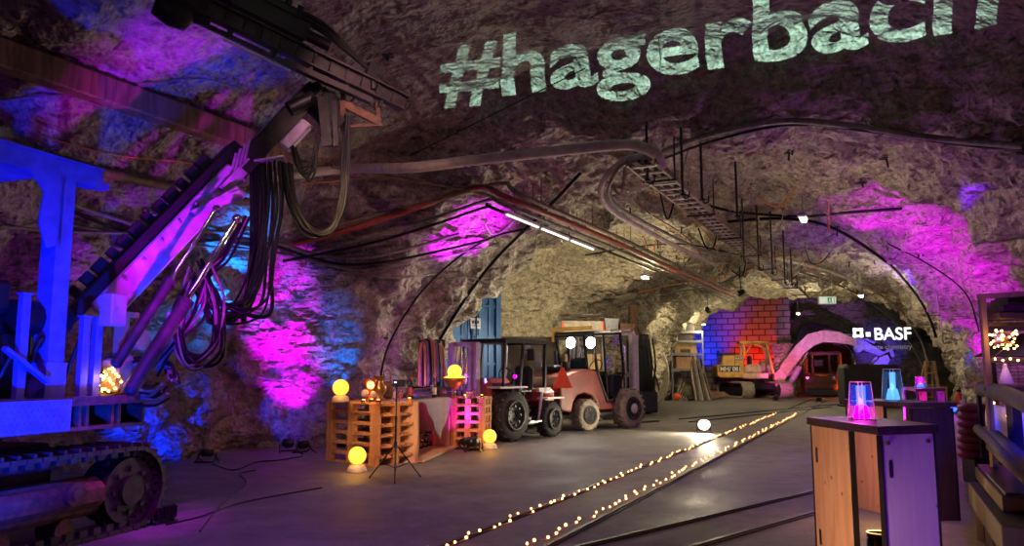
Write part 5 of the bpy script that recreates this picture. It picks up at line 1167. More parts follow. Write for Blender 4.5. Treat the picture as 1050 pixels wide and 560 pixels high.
for i in range(9): 
    q = on(c, rr.uniform(-.85, .1), .35, 2.68); a_ = rr.uniform(-.4, .4); mb = MB(); mb.tube([q+V((-.3*cos(a_), -.2*sin(a_), .02*i)), q+V((.3*cos(a_), .2*sin(a_), .02*i+.03))], .02, 6); grounded('pipe_offcut', mb, ('hose_grey', 'rust', 'steel_grey')[i % 3], 'short metal offcut lying loosely on the pale crate', 'pipe', 'offcuts on the pale crate')
c = PD(650, 378, 23.0); c.z = 0
t = thing('machine_stand', 'dark upright rig part with red column behind the forklift mast', 'machine', c, 0)
mb = MB(); mb.box((0, 0, 1.6), (.22, .3, 3.2)); mb.build('column', 'rust', t)
mb = MB(); mb.box((.28, -.1, 1.0), (.35, .4, 1.9), None, .04); mb.box((.3, -.1, 2.15), (.25, .3, .4), None, .04); mb.box((.2, -.2, .4), (.8, .5, .6), None, .04); mb.build('housing', 'steel_black', t)
mb = MB()
for k in range(5): mb.tube(spline([(.1+.1*k, -.35, 2.2), (.15+.1*k, -.45, 1.4), (.2+.05*k, -.4, .6)]), .025)
mb.build('hose', 'hose_black', t)
for i, (px, w_) in enumerate(((653, .5), (665, .42))):
    p = PZ(px, 416); t = thing('waste_bin', ('dark wheeled bin behind the machine stand', 'dark wheeled bin under the hose reel')[i], 'bin', (p.x, p.y, 0), R(5))
    mb = MB(); mb.box((0, 0, .5), (w_, .5, .95), None, .04, 1.1); mb.build('body', 'plastic_black', t); mb = MB(); mb.box((0, 0, 1.02), (w_*1.15, .6, .06), None, .02); mb.build('lid', 'steel_black', t)
p = PD(673, 372, 31.5); t = thing('hose_reel', 'pale hose reel on the lit rock beside the shelf rack', 'hose reel', p, R(-10))
mb = MB()
for k in range(6): r_ = .42+.05*k; mb.tube([V((r_*.7*cos(a), -.04*k, -.5+r_*1.6*sin(a))) for a in (2*pi*i/24 for i in range(25))], .03, 6)
mb.build('coiled_hose', 'pipe_pale', t); mb = MB(); mb.box((-.05, .1, .45), (.9, .3, .3), Matrix.Rotation(-.4, 3, 'Y'), .04); mb.tube([V((-.3, 0, .4)), V((-.3, 0, -1.4))], .03); mb.build('bracket', 'steel_black', t)
p = PZ(706, 411); c = V((p.x, p.y, 0)); rz = R(6); rack('shelf_rack', 'grey shelf rack loaded with wooden boxes before the dark chamber', c, rz, 1.35, 1.5, 2.95, (1.3, 1.95, 2.5, 2.9), 'steel_grey')
boxy('wooden_box', (1.0, .6, .45), 'cardboard', 'tan wooden box with red print on the third shelf', 'box', on(c, -.05, .35, 1.98, rz), rz)
q = on(c, -.1, .04, 2.1, rz)
mb = MB(); mb.box(q, (.5, .02, .14)); grounded('box_label', mb, 'rust', 'faded red marking plate on the tan wooden box', 'label')
boxy('wooden_box', (.95, .6, .5), 'pine', 'pale wooden box on the shelf with a ragged cloth on it', 'box', on(c, 0, .35, 1.33, rz), rz)
boxy('wooden_box', (.8, .6, .3), 'dark_wood', 'flat dark box on the topmost full shelf', 'box', on(c, -.1, .35, 2.53, rz), rz)
boxy('wooden_box', (.5, .5, .55), 'cardboard', 'brown carton standing on the roof of the shelf rack', 'box', on(c, .35, 1.0, 2.93, rz), rz)
boxy('wooden_box', (.9, .5, .35), 'steel_dark', 'dark low case lying on the roof of the shelf rack', 'box', on(c, -.1, .4, 2.93, rz), rz)
for k in range(8):
    mb = MB(); x = .25+.09*k; a_ = on(c, x, -.25-.02*k, 0.02, rz); b_ = on(c, x-.1-.02*k, .0+.15*(k > 4), 1.4+.3*(k % 3), rz); mb.beam(a_, b_, .07, .05); grounded('leaning_board', mb, ('pipe_pale', 'beam_wood', 'steel_grey')[k % 3], 'board leaning against the end of the shelf rack', 'board', 'boards leaning on the shelf rack')
t = thing('scrap_heap', 'heap of sacks and tools under the shelf rack', 'heap', on(c, -.1, .2, 0, rz), rz)
mb = MB(); mb.sph((.15, .1, .35), .5, 14, 9, (.9, .7, .8)); mb.build('sack', 'olive', t)
mb = MB(); mb.sph((-.4, -.1, .16), .2, 12, 8, (1, 1, .8)); mb.build('red_bag', 'orange_red', t)
mb = MB()
for k in range(6): mb.beam((-.5+.1*k, -.2, .02), (-.1+.12*k, 0, .9-.1*k), .05, .04)
mb.build('tool_shaft', 'pipe_pale', t)
for i in range(5):
    p = PZ(720+i*3.0, 411-i*.6); mb = MB(); mb.beam(V((p.x-.6, p.y, .15+.1*(i % 2))), V((p.x+.7, p.y+.3, .15+.1*(i % 2))), .2, .12); grounded('timber', mb, 'beam_wood', 'short timber lying behind the excavator track', 'timber', 'timbers behind the excavator')
# black draped box
p0 = PZ(871, 418); p1 = PZ(926, 418); c = (p0+p1)/2
t = thing('draped_box', 'large box under a plain black cover with rounded top edges', 'box', (c.x, c.y+.5, 0), R(-6)); L_ = (p1-p0).length
mb = MB(); mb.box((0, 0, .75), (L_, 1.0, 1.5), None, .13); mb.build('cover', 'black_cover', t)
mb = MB(); mb.box((0, 0, .04), (L_+.06, 1.06, .08), None, .03); mb.build('hem', 'black_cover', t)
# illuminated sign
sb = W(40.75, 0, 0); p = PD(896, 348.5, 35.6); 
t = thing('illuminated_sign', 'glowing white company lettering with a square mark on the dark rock', 'sign', p, -AX)
o = text_mesh('BASF', .77, 'sign_white', 'lettering', t, (0, 0, 0), (pi/2, 0, 0), .014, .03); o.scale = (.93, 1, 1)
def ring(mb, x, z, s, th):
    for a, b_, w_, h_ in ((x+s/2, z+th/2, s, th), (x+s/2, z+s-th/2, s, th), (x+th/2, z+s/2, th, s), (x+s-th/2, z+s/2, th, s)): mb.box((a, 0, b_), (w_, .06, h_))
mb = MB(); ring(mb, -.85, .12, .42, .13); mb.build('square_mark', 'sign_white', t)
mb = MB(); mb.box((-.22, 0, .25), (.2, .06, .2)); mb.build('small_square', 'sign_white', t)
xx = -.85
for wd_ in ('We', 'create', 'chemistry'):
    o = text_mesh(wd_, .30, 'sign_dim', 'tagline_word', t, (xx, 0, -.42), (pi/2, 0, 0), .0, .02); o.scale = (.92, 1, 1); xx += .92*max(v_.co.x for v_ in o.data.vertices)+.09
mb = MB(); mb.box((.5, .12, .3), (2.8, .06, .05)); mb.box((.5, .12, .1), (2.8, .06, .05))
for x in (-.6, .5, 1.5): mb.cyl((x, .1, .2), (x, .7, .2), .03)
mb.build('mounting_rail', 'steel_black', t)

# ================================================================ RAILS AND FAIRY LIGHTS
def rail(p, q, label, group=None):
    mb = MB(); p = V(p); q = V(q); n = max(2, int((q-p).length))
    mb.beam(p+V((0, 0, .006)), q+V((0, 0, .006)), .075, .012, (0, 0, 1)); mb2 = MB(); mb2.beam(p+V((0, 0, .016)), q+V((0, 0, .016)), .035, .018, (0, 0, 1))
    t = thing('rail', label, 'rail', V(p))
    mb.build('flangeway', 'steel_black', t, True); mb2.build('railhead', 'steel_dark', t, True); return t
pa, pb = PZ(475, 557.5), PZ(556, 559.5)
va = pa.x*CA - pa.y*SA; vb = pb.x*CA - pb.y*SA
rail(W(3.2, va-.07), W(47, va-.07), 'track rail set in the floor, the one beside the vehicles'); rail(W(3.2, vb+.06), W(47, vb+.06), 'track rail set in the floor, the one beside the wooden tables')
q0, q1, q2, q3 = PZ(608, 559), PZ(831, 505.7), PZ(722, 559), PZ(831, 528); 
rail(q0-(q1-q0)*.45, q0+(q1-q0)*1.9, 'siding rail branching away, the one further from the tables'); rail(q2-(q3-q2)*.6, q2+(q3-q2)*3.2, 'siding rail branching away, running under the tables')
rail(W(20, -4.6), W(30, -1.9), 'faint crossing rail before the dark chamber, the shorter one'); rail(W(21, -5.1), W(33, -1.6), 'faint crossing rail before the dark chamber, the longer one')
rb = random.Random(9)
for k, (v, lab) in enumerate(((va, 'string of warm fairy lights laid along the rail beside the vehicles'), (vb, 'string of warm fairy lights laid along the rail beside the tables'))):
    t = thing('string_light', lab, 'fairy lights', W(4.5, v), 0); N_ = 98
    us_ = []; u_ = 4.9
    for i in range(N_): us_.append(u_); u_ += .125+rb.uniform(0, .05)+.0011*i
    pts = [W(x, v+rb.uniform(-.05, .05), .03+rb.uniform(0, .012)) for x in us_]
    mb = MB(); mb.tube(pts, .004, 4); mb.build('wire', 'brass', t, True)
    for q in pts: mb = MB(); mb.sph(q+V((0, 0, .012)), .010+.004*rb.random(), 8, 5); mb.build('bulb', 'bulb_warm', t, True)
# bright floor flood
p = PZ(722, 444); t = thing('floodlight', 'bright halogen flood standing alone on the floor beyond the rails', 'floodlight', (p.x, p.y, 0), 0)
mb = MB(); mb.box((0, .06, .17), (.26, .1, .22), None, .02); mb.tube([(-.14, .05, .02), (-.15, .05, .17)], .012); mb.tube([(.14, .05, .02), (.15, .05, .17)], .012); mb.box((0, .05, .01), (.34, .22, .02)); mb.build('housing', 'steel_black', t)
mb = MB(); mb.sph((0, -.02, .17), .12, 16, 9, (1, .45, .85)); mb.build('lens', 'lamp_halogen', t)
lamp('SPOT', 'beam', p+V((0, -.14, .2)), (1, .85, .6), 450, t, p+V((-3.5, -2.0, .0)), .08, 150, .6)

# ================================================================ BAR TABLES OF WOODEN PANELS
def bar_table(label, P1, P2, P3, z, mats, back=.62, slots=True, split=False):
    P1, P2, P3 = [V((q.x, q.y, 0)) for q in (P1, P2, P3)]; P4 = P1+P3-P2
    t = thing('bar_table', label, 'table', (P1+P3)/2)
    e1 = (P1-P2).normalized(); e2 = (P3-P2).normalized()
    mb = MB(); q = [P1+e1*.03-e2*.03, P2-e1*.03-e2*.03, P3-e1*.03+e2*.03, P4+e1*.03+e2*.03]
    mb.add([x+V((0, 0, z-.045)) for x in q]+[x+V((0, 0, z)) for x in q], [(0, 1, 2, 3), (7, 6, 5, 4), (0, 4, 5, 1), (1, 5, 6, 2), (2, 6, 7, 3), (3, 7, 4, 0)]); mb.build('table_top', 'dark_wood', t, True)
    def panel(A, B, m, name='side_panel'):
        d = (B-A).normalized(); n_ = V((d.y, -d.x, 0)); mb = MB()
        mb.beam(A+V((0, 0, (z-.05)/2)), B+V((0, 0, (z-.05)/2)), z-.05, .022, (0, 0, 1)) if False else mb.box((A+B)/2+V((0, 0, (z-.05)/2)), ((B-A).length, .022, z-.05), Matrix.Rotation(math.atan2(d.y, d.x), 3, 'Z'))
        pn = mb.build(name, m, t, True)
        mb = MB()
        for s_ in (A, B): mb.box(s_+V((0, 0, (z-.05)/2)), (.014, .03, z-.05), Matrix.Rotation(math.atan2(d.y, d.x), 3, 'Z'))
        mb.build('edge_strip', 'steel_black', pn, True)
        if slots:
            for zz in (z*.3, z*.78):
                mb = MB(); o_ = A+d*.06+V((0, 0, zz)); rot = Matrix.Rotation(math.atan2(d.y, d.x), 3, 'Z')
                poly = [(.014*cos(a), (.035 if sin(a) > 0 else -.035)+.014*sin(a)) for a in (2*pi*i/16 for i in range(16))]
                mb.prism(poly, .026, o_, rot); mb.build('slot_shade', 'steel_black', pn, True)  # black piece stands for the shade inside an uncut slot
        return pn
    panel(P1, P1.lerp(P2, .2 if split else .62), mats[0]); f = panel(P2.lerp(P3, .66) if split else P2, P3, mats[1], 'end_panel'); split and panel(P2, P2.lerp(P3, .34), mats[0]); panel(P3, P3.lerp(P4, back), mats[0])
    mb = MB()
    for k in (.12, .88): q = P2.lerp(P3, k); mb.sph(q+V((0, 0, z-.09))-e1*.02, .012, 8, 6)
    mb.build('bolt', 'steel_dark', f, True)
    return t
TZ = 1.04
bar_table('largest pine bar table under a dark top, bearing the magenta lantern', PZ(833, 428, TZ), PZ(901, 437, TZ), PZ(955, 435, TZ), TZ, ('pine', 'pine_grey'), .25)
bar_table('bar table with dark end panel and top, the middle one of the three', V((3.37, 7.95, 0)), V((3.60, 7.15, 0)), V((4.0, 7.2, 0)), 1.045, ('pine', 'dark_wood'))
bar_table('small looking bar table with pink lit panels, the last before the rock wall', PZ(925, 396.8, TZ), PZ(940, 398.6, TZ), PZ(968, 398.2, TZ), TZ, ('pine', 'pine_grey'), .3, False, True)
def lantern(loc, label, h_, wb, wt, core, core2, e, col):
    t = thing('glass_lantern', label, 'lantern', loc, R(20)); mb = MB()
    def ringp(w_, z): return [V((w_*x, w_*y, z)) for x, y in ((-.5, -.35), (-.35, -.5), (.35, -.5), (.5, -.35), (.5, .35), (.35, .5), (-.35, .5), (-.5, .35))]
    a, b_, a2, b2 = ringp(wb, 0), ringp(wt, h_), ringp(wb-.012, .01), ringp(wt-.012, h_)
    mb.add(a+b_+a2+b2, [(i, (i+1) % 8, 8+(i+1) % 8, 8+i) for i in range(8)] + [(16+(i+1) % 8, 16+i, 24+i, 24+(i+1) % 8) for i in range(8)] + [(8+i, 8+(i+1) % 8, 24+(i+1) % 8, 24+i) for i in range(8)] + [tuple(range(7, -1, -1)), tuple(range(16, 24))]); mb.build('glass_body', 'glass', t)
    mb = MB()
    for i in range(0, 8): mb.tube([a[i]*1.01, b_[i]*1.01+V((0, 0, 0))], .0022, 4)
    mb.tube(b_+[b_[0]], .0035, 4); mb.tube(a+[a[0]], .0035, 4); mb.build('edge_glint', 'statue', t)  # pale tubes stand for the glints along the glass edges
    mb = MB(); mb.lathe([(0, .012), (wb*.36, .012), (wb*.34, h_*.15), (wb*.24, h_*.38), (0, h_*.42)], (0, 0, 0), 14, cap=False); mb.build('glowing_insert', core, t)
    mb = MB(); mb.beam((wt*.18, .02, h_*.1), (wt*.22, .02, h_*.9), .02, .05); mb.build('glowing_strip', core2, t)
    lamp('POINT', 'glow', V(loc)+V((-.1, -.14, h_*.5)), col, e, t, None, .05)
q = PZ(884, 431, TZ); lantern(V((q.x, q.y, TZ)), 'tapered glass lantern glowing magenta on the largest bar table', .23, .13, .095, 'led_magenta', 'led_blue', 4., (1, .1, .8))
q = V((3.62, 7.5, 1.045)); lantern(q, 'tapered glass lantern glowing pale blue on the middle bar table', .30, .165, .12, 'led_cyan', 'led_cyan', 1.5, (.2, .5, 1))
q = PZ(944, 397.7, TZ); lantern(V((q.x, q.y, TZ)), 'small glass lantern in blue and pink on the last bar table', .18, .14, .11, 'led_blue', 'led_magenta', 1., (.5, .2, 1))
p = V((2.36, 5.2, 0)); t = thing('hurricane_glass', 'amber glass with a flame inside on the floor within the largest table', 'candle holder', p)
mb = MB(); mb.lathe([(0, 0), (.05, 0), (.075, .12), (.068, .30), (.062, .30), (.069, .12), (.045, .012), (0, .01)], (0, 0, 0), 20, cap=False); mb.build('glass_body', 'glass_amber', t); mb = MB(); mb.tube([(.066*cos(a), .066*sin(a), .30) for a in (2*pi*i/24 for i in range(25))], .004, 5); mb.build('rim', 'statue', t); mb = MB(); mb.sph((0, 0, .235), .024, 12, 8, (1, 1, 2.)); mb.build('flame', 'flame', t); mb = MB(); mb.cyl((0, 0, .012), (0, 0, .18), .03); mb.build('candle', 'ceramic', t)  # pale ring stands for the glint on the glass rim
lamp('POINT', 'glow', p+V((-.02, -.02, .35)), (1, .45, .12), 10., t, None, .04)
p = V((2.52, 5.1, 0)); t = thing('hurricane_glass', 'second amber glass, mostly hidden by the purple lit end panel', 'candle holder', p)
mb = MB(); mb.lathe([(0, 0), (.05, 0), (.075, .1), (.068, .23), (.062, .23), (.069, .1), (.045, .012), (0, .01)], (0, 0, 0), 20, cap=False); mb.build('glass_body', 'glass_amber', t)
lamp('POINT', 'glow', V((3.1, 6.9, .5)), (1, .5, .15), 16., t, None, .05)

# ================================================================ SIDE RACKS WITH PIPES AND TIMBER
def bx(name, a, b, w_, h_, m, label, cat, group=None, bev=.006):
    mb = MB(); mb.beam(a, b, w_, h_, (0, 0, 1), bev); return grounded(name, mb, m, label, cat, group)
c = PD(1012, 378, 6.3)
t = thing('timber_rack', 'tall wooden rack at the side wall hung with fairy lights', 'rack', (c.x, c.y, 0))
RX = V((.99, -.12, 0)); RY = V((.56, .83, 0)); RC = V((c.x, c.y, 0))
def rk(x, y, z): return RC + RX*x + RY*y + V((0, 0, z))
for dx, dy in ((0, 0), (1.3, .0), (0, .9), (1.3, .9)):
    mb = MB(); mb.box(rk(dx, dy, .97), (.04, .04, 1.94)); mb.build('post', 'beam_wood', t, True)
mb = MB(); mb.beam(rk(-.03, 0, 1.93), rk(1.3, 0, 1.99), .04, .04); mb.build('rail', 'beam_wood', t, True)
for z_ in (1.72, 1.43, 1.2):
    mb = MB(); q4 = [rk(-.03, -.02, z_), rk(1.35, -.02, z_), rk(1.35, .95, z_), rk(-.03, .95, z_)]; mb.add([q+V((0, 0, -.03)) for q in q4]+q4, [(3, 2, 1, 0), (4, 5, 6, 7), (0, 1, 5, 4), (1, 2, 6, 5), (2, 3, 7, 6), (3, 0, 4, 7)]); mb.build('shelf', 'dark_wood', t, True)
mb = MB()
for k in range(9): mb.cyl(rk(0, .9, 1.2+.03*k), rk(1.3, .9, 1.2+.03*k), .003, n=5)
for k in range(18): mb.cyl(rk(.07*k, .9, 1.2), rk(.07*k, .9, 1.42), .003, n=5)
mb.build('wire_mesh', 'pipe_brown', t, True)
for k in range(4): q = V((c.x+.03+.09*k, c.y-.04+.08*k, 1.765+.062*k)); bx('plank', q, q+V((1.4, 0.05, 0)), .22, .055, 'dark_wood', ('lowest', 'second', 'third', 'topmost')[k]+' dark plank of the stepped pile on the side rack', 'plank')
p = c; t2 = thing('string_light', 'tangle of golden fairy lights on the side rack', 'fairy lights', (c.x, c.y-.1, 1.4)); r2 = random.Random(2)
pts = [V((c.x+r2.uniform(-.02, .2), c.y-.1+r2.uniform(-.04, .04), 1.50+r2.uniform(0, .16))) for i in range(34)] + [V((c.x-.03+.02*i, c.y-.1, 1.42+.006*sin(i))) for i in range(26)]
mb = MB(); mb.tube(pts, .002, 4); mb.build('wire', 'brass', t2, True)
for i, q in enumerate(pts):
    if i < 34 or i % 3 == 0: mb = MB(); mb.sph(q, .0085, 8, 5); mb.build('bulb', 'bulb_gold', t2, True)
lamp('POINT', 'glow', c+V((-.12, -.3, .25)), (1, .55, .2), 2.5, t2, None, .05)
mb = MB(); q = V((c.x+.18, c.y-.06, 1.45)); mb.prism([(0, 0), (.42, .0), (.42, .2)], .5, q+V((0, .3, 0))); grounded('folded_tarp', mb, 'black_cover', 'dark folded tarpaulin wedged on the side rack shelf', 'tarpaulin')
mb = MB(); q = PD(1032, 394, 6.25); mb.lathe([(0, 0), (.05, 0), (.052, .01), (.035, .07), (.02, .12), (.012, .132), (.015, .142), (.013, .155), (.006, .162), (0, .163)], q, 16, cap=False); grounded('figurine', mb, 'statue', 'small pale robed figurine standing on the thick dark pipe', 'figurine')
# things on the arms below: thick curved pipe, blue lit tarpaulin, pipes, timber
bx('support_arm', V((3.9, 6.15, 0)), V((3.9, 6.15, 1.14)), .08, .08, 'steel_dark', 'dark upright arm carrying the thick pipe at the side rack', 'support')
mb = MB(); mb.tube(spline([PD(1008, 399, 6.6), PD(1022, 402, 6.2), PD(1040, 408, 5.7), PD(1060, 418, 5.2), PD(1085, 432, 4.7)]), .065, 14); grounded('pipe', mb, 'tire_dark', 'thick dark pipe under the figurine on the side rack', 'pipe')
a0 = PD(1012, 412, 6.5); a1 = PD(1085, 420, 6.15); a2_ = PD(1016, 450, 6.5); a3 = PD(1085, 462, 6.15)
mb = MB(); vs = []
for i in range(13):
    for j in range(9):
        s_, r_ = i/12, j/8; q = a0.lerp(a1, s_).lerp(a2_.lerp(a3, s_), r_); vs.append(q+V((.04*sin(s_*9)*r_, .05*sin(s_*7+r_*3), -.03*sin(s_*pi))))
mb.add(vs, [(i*9+j, (i+1)*9+j, (i+1)*9+j+1, i*9+j+1) for i in range(12) for j in range(8)], True)
o = grounded('tarpaulin', mb, 'cloth_pale', 'pale tarpaulin flooded with blue light below the side rack', 'tarpaulin'); md = o.modifiers.new('thick', 'SOLIDIFY'); md.thickness = .01
t3 = thing('string_light', 'few warm bulbs pinned along the blue lit tarpaulin', 'fairy lights', a0-V((0, .06, 0)))
pts = [a0.lerp(a1, s_)-V((.05, .08, .0)) for s_ in (0, .05, .1, .6, .68)] + [a0.lerp(a1, .3)+V((-.06, -.08, -.09)), a0.lerp(a1, .35)+V((-.06, -.08, -.2))]
mb = MB(); mb.tube(pts, .002, 4); mb.build('wire', 'brass', t3, True)
for q in pts: mb = MB(); mb.sph(q, .009, 8, 5); mb.build('bulb', 'bulb_gold', t3, True)
for k, (x0, y0, x1, y1, rr_) in enumerate(((1003, 440, 1055, 486, .04), (1013, 442, 1062, 482, .045), (1022, 446, 1072, 490, .038), (1016, 458, 1060, 498, .035))):
    A, B = PD(x0, y0, 6.7-.15*k), PD(x1, y1, 4.9-.1*k); mb = MB(); d = (B-A).normalized(); mb.lathe([(rr_*.8, 0), (rr_, 0), (rr_, (B-A).length), (rr_*.8, (B-A).length), (rr_*.8, 0)], A, 18, d, False); grounded('steel_pipe', mb, 'tire_dark', ('topmost', 'thickest', 'third', 'lowest')[k]+' dark steel pipe in the bundle below the blue tarpaulin', 'pipe')
A, B = PD(1012, 484, 6.5), PD(1040, 512, 5.0); A.z = B.z = .5
bx('white_edged_board', A+V((.1, 0, 0)), B+V((.12, 0, 0)), .34, .1, 'timber_dark', 'thick board with pale edge on the near timber pile', 'board'); mb = MB(); mb.beam(A+V((.1, 0, .062)), B+V((.12, 0, .062)), .3, .02, (0, 0, 1), .004); grounded('cover_sheet', mb, 'plastic_black', 'black sheet lying on the pale edged board', 'sheet')
for k in range(3):
    A, B = PZ(1006, 503, .38)+V((.2*k, .0, 0)), PZ(1046, 553, .38)+V((.2*k, 0, 0)); A.z = B.z = .36; bx('timber', A, B, .18, .17, 'timber_dark', ('outer squared timber of the low pile, its face towards the walkway', 'middle squared timber of the low pile', 'inner squared timber of the low pile')[k], 'timber')
A, B = PZ(1006, 503, .38), PZ(1046, 553, .38)
for k in range(4):
    q = A.lerp(B, .05+.3*k); bx('trestle', V((q.x+.02, q.y, .0)), V((q.x+.02, q.y, .27)), .12, .1, 'dark_wood', 'short dark trestle leg under the low timber pile', 'support', 'trestle legs of the low timber pile'); bx('trestle', V((q.x+.5, q.y, .0)), V((q.x+.5, q.y, .27)), .12, .1, 'dark_wood', 'short dark trestle leg under the low timber pile', 'support', 'trestle legs of the low timber pile')
# ribbed hose roll, yellow box, extinguisher, posts by the rib
q = PD(1003, 437, 9.5); q.z = .62-.02
t = thing('hose_roll', 'ribbed dark red hose roll catching pink light beside the side rack', 'hose roll', (q.x, q.y, 0))
mb = MB()
for k in range(7): mb.tube([V((.21*cos(a)*(1-.03*k), .15*sin(a), .34+.09*k*1.0+.0)) for a in (2*pi*i/20 for i in range(21))], .05, 8)
mb.build('hose', 'red_faded', t); mb = MB(); mb.box((0, 0, .15), (.3, .3, .3), None, .02); mb.build('stand', 'steel_black', t)
q = PD(1006, 403, 9.2); boxy('box', (.12, .12, .12), 'yellow_paint', 'small yellow box on a bracket above the ribbed hose roll', 'box', q)
mb = MB(); mb.beam(q+V((0, .05, -.75)), q+V((0, .05, -.02)), .04, .04); grounded('bracket_post', mb, 'steel_dark', 'thin dark post under the small yellow box', 'post')
p = PZ(984.5, 422); t = thing('fire_extinguisher', 'red fire extinguisher standing by the brightly lit rock', 'fire extinguisher', (p.x, p.y, 0))
mb = MB(); mb.lathe([(0, .01), (.1, .01), (.11, .03), (.11, .48), (.08, .56), (.03, .59), (.03, .62), (0, .62)], (0, 0, 0), 20, cap=False); mb.build('cylinder', 'ext_red', t)
mb = MB(); mb.box((0, 0, .65), (.12, .04, .05)); mb.tube(spline([(.03, -.02, .64), (.16, -.05, .55), (.14, -.07, .25)]), .014); mb.build('valve', 'plastic_black', t); mb = MB(); mb.box((0, -.108, .28), (.11, .012, .16)); mb.build('label_plate', 'white_paint', t)
p = PZ(990, 426); mb = MB(); mb.cyl((p.x, p.y, 0), (p.x, p.y, 3.2), .06, n=12); mb.box((p.x, p.y, .02), (.3, .3, .04)); grounded('upright_pole', mb, 'steel_grey', 'grey upright steel pole beside the fire extinguisher', 'pole')
q = V((p.x+.22, p.y-.05, 1.25)); boxy('switch_box', (.2, .1, .42), 'grey_box', 'pink lit switch box mounted beside the upright pole', 'switch box', q); mb = MB(); mb.box((q.x, q.y+.03, q.z/2), (.05, .04, q.z)); grounded('bracket_post', mb, 'steel_dark', 'dark post carrying the pink lit switch box', 'post')
p = PZ(981, 422); boxy('yellow_bin', (.25, .22, .75), 'yellow_paint', 'slim yellow bin behind the fire extinguisher', 'bin', V((p.x-.02, p.y+.75, 0)))
p = PZ(957, 420); t = thing('stepladder', 'wooden trestle stepladder behind the last bar table', 'ladder', (p.x, p.y, 0)) 
for s in (-1, 1): mb = MB(); mb.beam((.3*s, 0, 0), (.12*s, 0, 1.6), .08, .05); mb.build('leg', 'tan', t); mb = MB(); mb.beam((.3*s, .6, 0), (.12*s, .1, 1.6), .06, .04); mb.build('leg', 'tan', t)
for z_ in (.4, .8, 1.2, 1.58): mb = MB(); mb.box((0, 0, z_), (.5-.16*z_, .12, .03)); mb.build('step', 'tan', t)
# floodlight lighting the rock by the extinguisher
q = PZ(976, 428); led_spot(W(14.0, -.32), hit(966, 396), WARM, 1500, 'lamp_white', 'white LED spotlight behind the largest table trained on the rock by the extinguisher', 10)

# ================================================================ WORDS PROJECTED ON THE ROOF: a slide projector behind the viewer
PJ = V((1.2, -.5, 2.0))
def txtpix(x, y, Wt):
    s = x/Wt; K = 571/(Wt*1.19); px = 447 + K*(x + .19*x*x/Wt)
    sc = 1+.38*s; base = 107 - .128*(px-447) - .0000285*(px-447)**2
    return px + 2*y, base - y*84*sc
cu = bpy.data.curves.new('tmp', 'FONT'); cu.body = '#hagerbach'; cu.size = 1; cu.offset = .022; cu.resolution_u = 6
to = bpy.data.objects.new('tmp', cu); COL.objects.link(to); bpy.context.view_layer.update()
me = bpy.data.meshes.new_from_object(to.evaluated_get(bpy.context.evaluated_depsgraph_get())); COL.objects.unlink(to); bpy.data.objects.remove(to)
cnt = {}
for pl in me.polygons:
    for k in pl.edge_keys: cnt[k] = cnt.get(k, 0)+1
keyv = {}
def kk(i): c_ = me.vertices[i].co; return (round(c_.x, 5), round(c_.y, 5))
cnt2 = {}
for (a, b_), n_ in cnt.items():
    k = tuple(sorted((kk(a), kk(b_)))); cnt2[k] = cnt2.get(k, 0)+n_
adj = {}
for (a, b_), n_ in cnt2.items():
    if n_ == 1 and a != b_: adj.setdefault(a, []).append(b_); adj.setdefault(b_, []).append(a)
Wt = max(p_[0] for p_ in adj); loops = []; seen = set()
for s_ in adj:
    if s_ in seen: continue
    lp = [s_]; seen.add(s_); cur = s_
    while True:
        nx = [q for q in adj[cur] if q not in seen]
        if not nx: break
        cur = nx[0]; seen.add(cur); lp.append(cur)
    if len(lp) > 2: loops.append(lp)
g0 = CAM + ray(760, 50).normalized()*9.0; gh = [BVH.ray_cast(CAM, ray(px, py).normalized(), 30)[0] for px in (500, 620, 740, 860, 980) for py in (15, 50, 80)]
cen = sum(gh, V())/len(gh); import numpy as np
A_ = np.array([tuple(q-cen) for q in gh]); nrm = V(np.linalg.svd(A_)[2][2].tolist())
ax = (cen-PJ).normalized(); gd = .25; G0 = PJ + ax*gd; q_ = zmat(ax)
def gob(x, y):
    px, py = txtpix(x, y, Wt); d = ray(px, py); tt = (cen-CAM).dot(nrm)/d.dot(nrm); p_ = CAM + d*tt; e = (p_-PJ); e = e*(gd/e.dot(ax)); l_ = q_.transposed() @ e; return (l_.x, l_.y)
cu = bpy.data.curves.new('slide', 'CURVE'); cu.dimensions = '2D'; cu.fill_mode = 'BOTH'
def addloop(pts):
    sp = cu.splines.new('POLY'); sp.points.add(len(pts)-1); sp.use_cyclic_u = True
    for i, p_ in enumerate(pts): sp.points[i].co = (p_[0]*20, p_[1]*20, 0, 1)
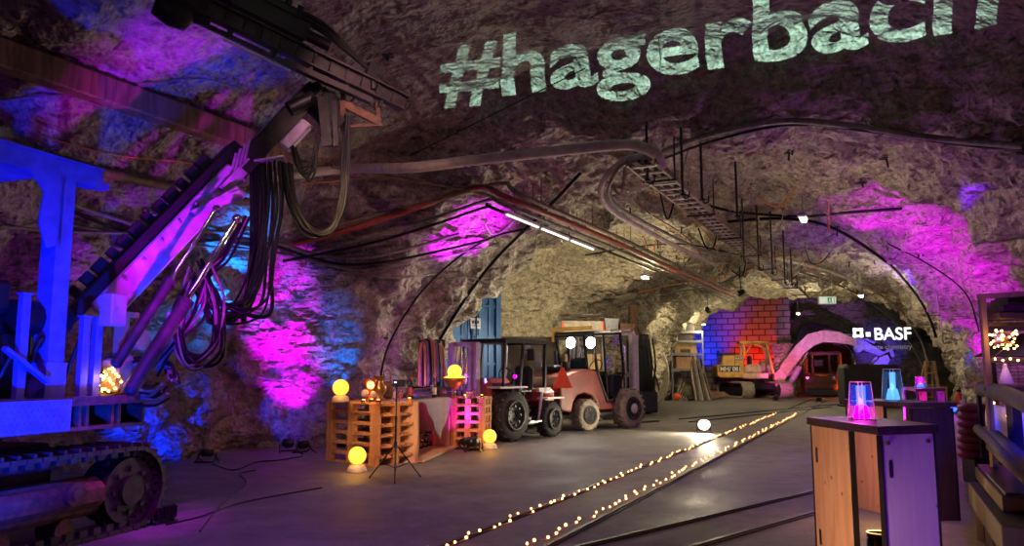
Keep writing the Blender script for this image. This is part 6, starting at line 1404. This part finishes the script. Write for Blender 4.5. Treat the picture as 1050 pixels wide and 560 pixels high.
for lp in loops:
    out = []
    for i in range(len(lp)):
        a, b_ = lp[i], lp[(i+1) % len(lp)]; n_ = max(1, int(math.hypot(a[0]-b_[0], a[1]-b_[1])/.12))
        for j in range(n_): out.append(gob(a[0]+(b_[0]-a[0])*j/n_, a[1]+(b_[1]-a[1])*j/n_))
    addloop(out)
addloop([(-.24, -.2), (.24, -.2), (.24, .2), (-.24, .2)])
to = bpy.data.objects.new('tmp', cu); COL.objects.link(to); bpy.context.view_layer.update()
me = bpy.data.meshes.new_from_object(to.evaluated_get(bpy.context.evaluated_depsgraph_get())); COL.objects.unlink(to); bpy.data.objects.remove(to)
for v_ in me.vertices: v_.co = V((v_.co.x/20, v_.co.y/20, 0))
t = thing('slide_projector', 'black slide projector on a stand throwing white words on the roof', 'projector', (PJ.x, PJ.y, 0)); inv = WM[t.name].inverted()
sl = bpy.data.objects.new('slide', me); COL.objects.link(sl); sl.parent = t; me.materials.clear(); me.materials.append(M('steel_black'))
sl.matrix_basis = inv @ (Matrix.Translation(G0) @ q_.to_4x4())
mb = MB(); mb.T = inv @ Matrix.Translation(PJ) @ q_.to_4x4()
for s in (-1, 1): mb.box((.245*s, 0, .05), (.01, .41, .42)); mb.box((0, .205*s, .05), (.5, .01, .42))
mb.box((0, 0, -.16), (.5, .42, .01)); mb.build('housing', 'steel_black', t)
mb = MB(); mb.cyl((0, 0, 0), (0, 0, 1.72), .03); 
for k in range(3): a = 2*pi*k/3; mb.tube([(0, 0, .5), (.45*cos(a), .45*sin(a), 0.01)], .015)
mb.build('stand', 'steel_black', t)
lamp('SPOT', 'beam', PJ, (.52, 1., .82), 17000, t, cen, 0., 72, 0.)

for k, (pts, lab) in enumerate((([(218, 476), (240, 482), (262, 474), (285, 472), (310, 468)], 'black cable lying on the floor between the wall spotlights'), ([(205, 545), (225, 520), (252, 496), (246, 486), (262, 482)], 'black cable curling on the floor before the rig'),
   ([(170, 538), (205, 530), (250, 515), (330, 500)], 'thin black cable running from the floodlight box over the floor'), ([(985, 450), (1000, 462), (1012, 455), (1030, 468)], 'black cable coiled on the floor beside the side rack'))):
    q = [PZ(x, y, .008) for x, y in pts]; mb = MB(); mb.tube(spline(q, 8), .008, 5); grounded('floor_cable', mb, 'hose_black', lab, 'cable')
